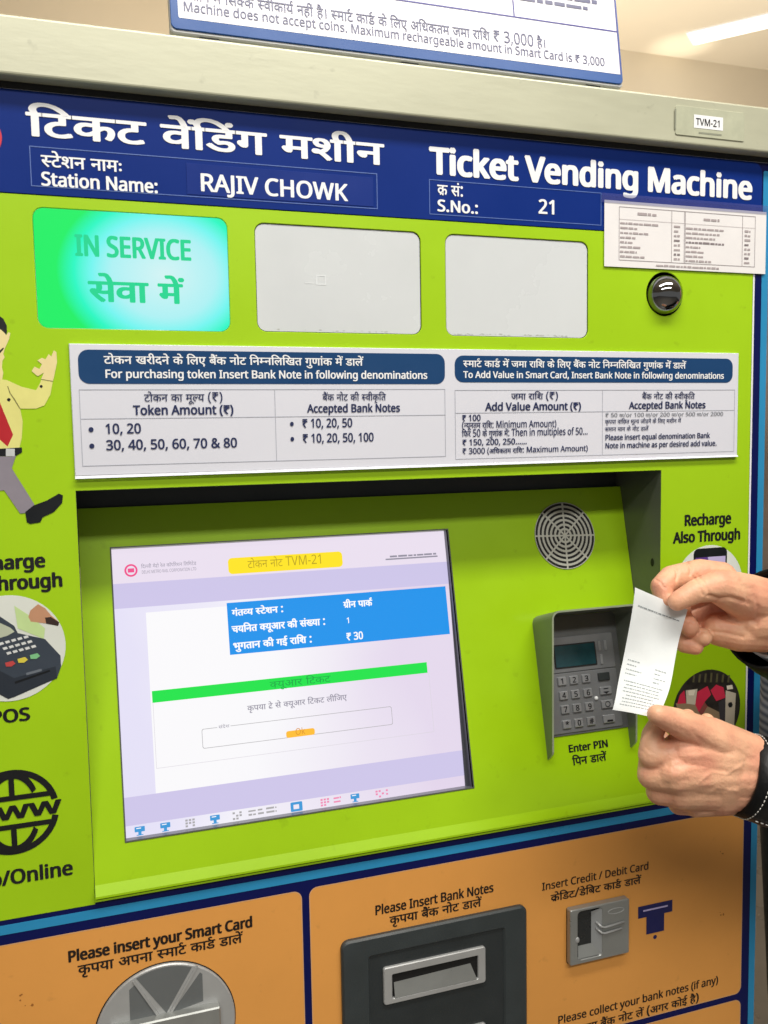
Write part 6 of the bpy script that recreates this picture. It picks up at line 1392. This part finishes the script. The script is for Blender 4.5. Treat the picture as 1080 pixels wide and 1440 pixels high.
EYEP = Vector((0, -0.8, EYE))
def carve(vs, ns, lines):
    """Press creases into (or raise tendons and veins on) the outward side of a hand along the given lines."""
    out = [v.copy() for v in vs]
    for pl, wd, dep in lines:
        P = [Vector(p) for p in pl]
        c = sum(P, Vector()) / len(P); rad = max((p - c).length for p in P) + 3 * wd + 0.03
        ax = (c - EYEP).normalized()
        Q = [p - ax * (p - c).dot(ax) for p in P]
        for i, v in enumerate(vs):
            if (v - c).length > rad or ns[i].dot(ax) > -0.05:
                continue
            q = v - ax * (v - c).dot(ax)
            d = 1e9
            for a, b in zip(Q, Q[1:]):
                ab = b - a; t = max(0, min(1, (q - a).dot(ab) / ab.length_squared))
                d = min(d, (q - a - ab * t).length)
            if d < 3 * wd:
                out[i] -= ns[i] * dep * math.exp(-(d / wd) ** 2 * 1.5)
    return out

def capsule_object(chains, voxel, smooth, iters, lines=()):
    bm = bmesh.new()
    for ch in chains:
        for (x0, y0, z0, r0), (x1, y1, z1, r1) in zip(ch, ch[1:]):
            vs = []
            for (x, y, z, r_) in ((x0, y0, z0, r0), (x1, y1, z1, r1)):
                for j in range(1, 9):
                    ph = math.pi * j / 9
                    for i in range(16):
                        th = 2 * math.pi * i / 16
                        vs.append(bm.verts.new((x + r_ * math.sin(ph) * math.cos(th), y + r_ * math.sin(ph) * math.sin(th), z + r_ * math.cos(ph))))
                vs.append(bm.verts.new((x, y, z + r_))); vs.append(bm.verts.new((x, y, z - r_)))
            res = bmesh.ops.convex_hull(bm, input=vs)
            junk = [g for g in res['geom_interior'] + res['geom_unused'] if isinstance(g, bmesh.types.BMVert)]
            bmesh.ops.delete(bm, geom=list(set(junk)), context='VERTS')
    me = bpy.data.meshes.new('tmp'); bm.to_mesh(me); bm.free()
    o = bpy.data.objects.new('tmp', me); COL.objects.link(o)
    rm = o.modifiers.new('r', 'REMESH'); rm.mode = 'VOXEL'; rm.voxel_size = voxel
    sm = o.modifiers.new('s', 'SMOOTH'); sm.factor = smooth; sm.iterations = iters
    bpy.context.view_layer.update()
    out = bpy.data.meshes.new_from_object(o.evaluated_get(bpy.context.evaluated_depsgraph_get()))
    bpy.data.objects.remove(o)
    vs = [v.co.copy() for v in out.vertices]
    if lines:
        vs = carve(vs, [v.normal.copy() for v in out.vertices], lines)
    fs = [tuple(p.vertices) for p in out.polygons]
    bpy.data.meshes.remove(out)
    return vs, fs

PS = thing('person', (1.02, 0.07, 0.0), 'person in a black leather jacket holding up the paper ticket with both hands', 'person')
RW, RE = Vector((0.6052, -0.135, 1.2735)), Vector((0.845, -0.05, 1.155))
LW, LE = Vector((0.5723, -0.175, 1.1380)), Vector((0.800, -0.245, 1.065))
RSH, LSH = Vector((1.12, 0.20, 1.40)), Vector((0.98, -0.14, 1.40))
V4 = lambda v, r_: (v[0], v[1], v[2], r_)
mb = MB()
for ch, wv, ev, ln_ in ((RIGHT, RW, RE, RIGHT_LINES), (LEFT, LW, LE, LEFT_LINES)):
    vs, fs = capsule_object(ch + [[V4(wv, 0.0255), V4(wv.lerp(ev, 0.45), 0.031)]], 0.0010, 0.5, 6, ln_)
    mb.add(vs, fs, SKIN, True)
body = [
    [V4(RW.lerp(RE, 0.35), 0.029), V4(RE, 0.042), V4(RSH, 0.058)], [V4(LW.lerp(LE, 0.35), 0.029), V4(LE, 0.042), V4(LSH, 0.058)],
    [(1.11, 0.17, 1.38, 0.08), (1.0, -0.09, 1.38, 0.08)], [(1.09, 0.15, 1.22, 0.10), (1.0, -0.06, 1.22, 0.10)], [(1.06, 0.15, 1.0, 0.10), (1.0, -0.04, 1.0, 0.10)], [(1.05, 0.04, 1.36, 0.10), (1.04, 0.05, 1.0, 0.115)],
    [(1.055, 0.040, 1.40, 0.058), (1.040, 0.040, 1.53, 0.056)],
    [(1.030, 0.040, 1.65, 0.082), (1.010, 0.040, 1.58, 0.062)], [(1.040, 0.040, 1.645, 0.088), (1.040, 0.040, 1.63, 0.082)], [(0.975, 0.040, 1.545, 0.026), (1.005, 0.040, 1.55, 0.045)],
    [(0.947, 0.040, 1.622, 0.009), (0.933, 0.040, 1.592, 0.014)], [(1.040, 0.125, 1.60, 0.010), (1.045, 0.127, 1.63, 0.014)], [(1.040, -0.045, 1.60, 0.010), (1.045, -0.047, 1.63, 0.014)],
    [(1.03, 0.16, 0.95, 0.09), (1.02, 0.18, 0.5, 0.06), (1.05, 0.18, 0.09, 0.042)], [(1.01, -0.01, 0.95, 0.09), (1.02, -0.03, 0.5, 0.06), (1.05, -0.03, 0.09, 0.042)],
    [(1.06, 0.18, 0.04, 0.04), (0.90, 0.20, 0.03, 0.03)], [(1.06, -0.03, 0.04, 0.04), (0.90, -0.04, 0.03, 0.03)]]
vs, fs = capsule_object(body, 0.008, 0.5, 4)
mb.add(vs, fs, SKIN, True)
for sy in (0.010, 0.070):
    mb.ball((0.9615, sy, 1.632), 0.012, WHITE, 14, 8); mb.ball((0.9535, sy, 1.632), 0.006, BLACK, 10, 6)
mb.ball((0.943, 0.040, 1.560), 0.02, mat('lips', 'A8625A'), 14, 8, (0.35, 1, 0.3))
mb.build('body', PS)

LEA = mat('black_leather', '0C0E10', rough=0.42, var=0.2, scale=25, bump=0.35, bscale=120, spec=0.3)
SHIRT = mat('striped_shirt', '8E99AC', rough=0.8, var=0.05, scale=30)
nt = SHIRT.node_tree; N, L = nt.nodes, nt.links; p = N['Principled BSDF']
tc = N.new('ShaderNodeTexCoord'); wv = N.new('ShaderNodeTexWave'); wv.bands_direction = 'Z'; wv.inputs['Scale'].default_value = 28; wv.inputs['Distortion'].default_value = 0.8
L.new(tc.outputs['Object'], wv.inputs['Vector'])
mx = N.new('ShaderNodeMix'); mx.data_type = 'RGBA'; mx.inputs[6].default_value = lin('5E6A82'); mx.inputs[7].default_value = lin('B4BCCA')
L.new(wv.outputs['Fac'], mx.inputs[0]); L.new(mx.outputs[2], p.inputs['Base Color'])

def cuff_tube(mb, a, b, ra, rb, m, tilt=0.0, n=40, segs=14, thick=0.0025):
    """Open sleeve end from a (the rim) to b, with a wall thickness and soft folds."""
    ax = (b - a).normalized(); u = (Vector((0, 0, 1)) - ax * ax.z).normalized(); w_ = ax.cross(u)
    vs, fs = [], []
    r = random.Random(7)
    ph = [r.uniform(0, 6.28) for _ in range(8)]
    for side in (0, 1):
        for i in range(segs + 1):
            f = i / segs
            for j in range(n):
                th = 2 * math.pi * j / n
                rad = ra + (rb - ra) * f - side * thick
                rad *= 1 + 0.035 * f * math.sin(3 * th + ph[i % 8] + 9 * f) + 0.05 * math.sin(f * 22 + 1.2 * math.sin(th + ph[0])) * min(1, f * 4)
                vs.append(a.lerp(b, f) + (u * math.cos(th) * 1.08 + w_ * math.sin(th)) * rad + ax * tilt * math.cos(th) * ra * (1 - f))
    k = (segs + 1) * n
    for side in (0, 1):
        for i in range(segs):
            for j in range(n):
                q = (i * n + j, i * n + (j + 1) % n, (i + 1) * n + (j + 1) % n, (i + 1) * n + j)
                fs.append(tuple(x + side * k for x in (q if side else q[::-1])))
    fs += [(j, (j + 1) % n, k + (j + 1) % n, k + j) for j in range(n)]
    mb.add(vs, fs, m, True)
    return u, w_, ax

mb = MB()
vs, fs = capsule_object([
    [V4(RW.lerp(RE, 0.55), 0.046), V4(RE, 0.056), V4(RSH, 0.076)], [V4(LW.lerp(LE, 0.55), 0.046), V4(LE, 0.056), V4(LSH, 0.076)],
    [(1.13, 0.17, 1.38, 0.09), (1.02, -0.10, 1.38, 0.09)], [(1.13, 0.15, 1.2, 0.105), (1.04, -0.08, 1.2, 0.105)], [(1.12, 0.15, 0.97, 0.11), (1.05, -0.06, 0.97, 0.11)], [(1.09, 0.04, 1.34, 0.105), (1.09, 0.05, 0.97, 0.12)]], 0.007, 0.5, 3)
mb.add(vs, fs, LEA, True)
ur, wr, ar = cuff_tube(mb, Vector((0.6060, -0.1310, 1.2715)), RW.lerp(RE, 0.72), 0.0455, 0.058, LEA)
ul, wl, al = cuff_tube(mb, Vector((0.5410, -0.1705, 1.1445)), LW.lerp(LE, 0.72), 0.0335, 0.050, LEA)
jk = mb.build('jacket', PS)
# white stitching, pale piping on the near cuff
mb = MB(); WST = mat('white_thread', 'E8E8E4', rough=0.6)
c0 = Vector((0.5410, -0.1705, 1.1445)); c1 = LW.lerp(LE, 0.72)
def cuff_pt(f, th, off=0.001):
    rad = 0.0335 + (0.050 - 0.0335) * f + off
    return c0.lerp(c1, f) + (ul * math.cos(th) * 1.08 + wl * math.sin(th)) * rad
for f in (0.045,):
    for k in range(56):
        th = 2 * math.pi * k / 56
        mb.tube([cuff_pt(f, th, .0006), cuff_pt(f, th + 0.03, .0006), cuff_pt(f, th + 0.06, .0006)], 0.00042, WST, 6)
for th in (math.pi * 0.80, math.pi * 1.20):
    for k in range(14):
        f = 0.07 + k * 0.022
        mb.tube([cuff_pt(f, th, .0015), cuff_pt(f + 0.011, th, .0015)], 0.00055, WST, 6)
mb.tube([cuff_pt(k * 0.03, math.pi * 1.05, 0.0018) for k in range(10)], 0.0016, mat('piping_grey', 'BFC2C2', rough=0.4), 8)
mb.build('stitching', jk)
mb = MB()
cuff_tube(mb, Vector((0.6150, -0.1285, 1.2690)), RW.lerp(RE, 0.5), 0.0350, 0.036, mat('white_cuff', 'DDE0E4', rough=0.7))
cuff_tube(mb, Vector((0.5540, -0.1735, 1.1415)), LW.lerp(LE, 0.5), 0.0305, 0.036, MATS['white_cuff'])
vs, fs = capsule_object([[(1.07, 0.12, 1.33, 0.10), (1.0, -0.02, 1.33, 0.10)], [(1.005, 0.17, 1.09, 0.108), (0.99, -0.07, 1.12, 0.11)], [(1.005, 0.17, 1.03, 0.110), (0.99, -0.07, 1.03, 0.112)], [(1.06, 0.04, 1.44, 0.068), (1.045, 0.04, 1.47, 0.066)]], 0.007, 0.5, 3)
mb.add(vs, fs, SHIRT, True)
mb.build('shirt', PS)
mb = MB(); TR = mat('dark_trousers', '22282A', rough=0.8, var=0.15, scale=30)
vs, fs = capsule_object([[(1.01, 0.17, 0.93, 0.118), (1.0, 0.0, 0.93, 0.118)], [(1.01, 0.17, 0.93, 0.11), (1.02, 0.18, 0.5, 0.085), (1.05, 0.18, 0.10, 0.065)], [(1.0, -0.01, 0.93, 0.11), (1.02, -0.03, 0.5, 0.085), (1.05, -0.03, 0.10, 0.065)]], 0.008, 0.5, 3)
mb.add(vs, fs, TR, True); mb.build('trousers', PS)
mb = MB(); SHO = mat('black_shoe', '161616', rough=0.4)
vs, fs = capsule_object([[(1.07, 0.18, 0.05, 0.05), (0.88, 0.20, 0.036, 0.036)], [(1.07, -0.03, 0.05, 0.05), (0.88, -0.04, 0.036, 0.036)]], 0.005, 0.5, 3)
mb.add(vs, fs, SHO, True); mb.build('shoes', PS)
mb = MB(); HA = mat('dark_hair', '1A1614', rough=0.5, var=0.3, scale=60, bump=0.4)
vs, fs = capsule_object([[(1.060, 0.040, 1.67, 0.094), (1.070, 0.040, 1.61, 0.088)], [(1.015, 0.040, 1.705, 0.055), (1.050, 0.040, 1.70, 0.07)]], 0.005, 0.5, 3)
mb.add(vs, fs, HA, True); mb.build('hair', PS)
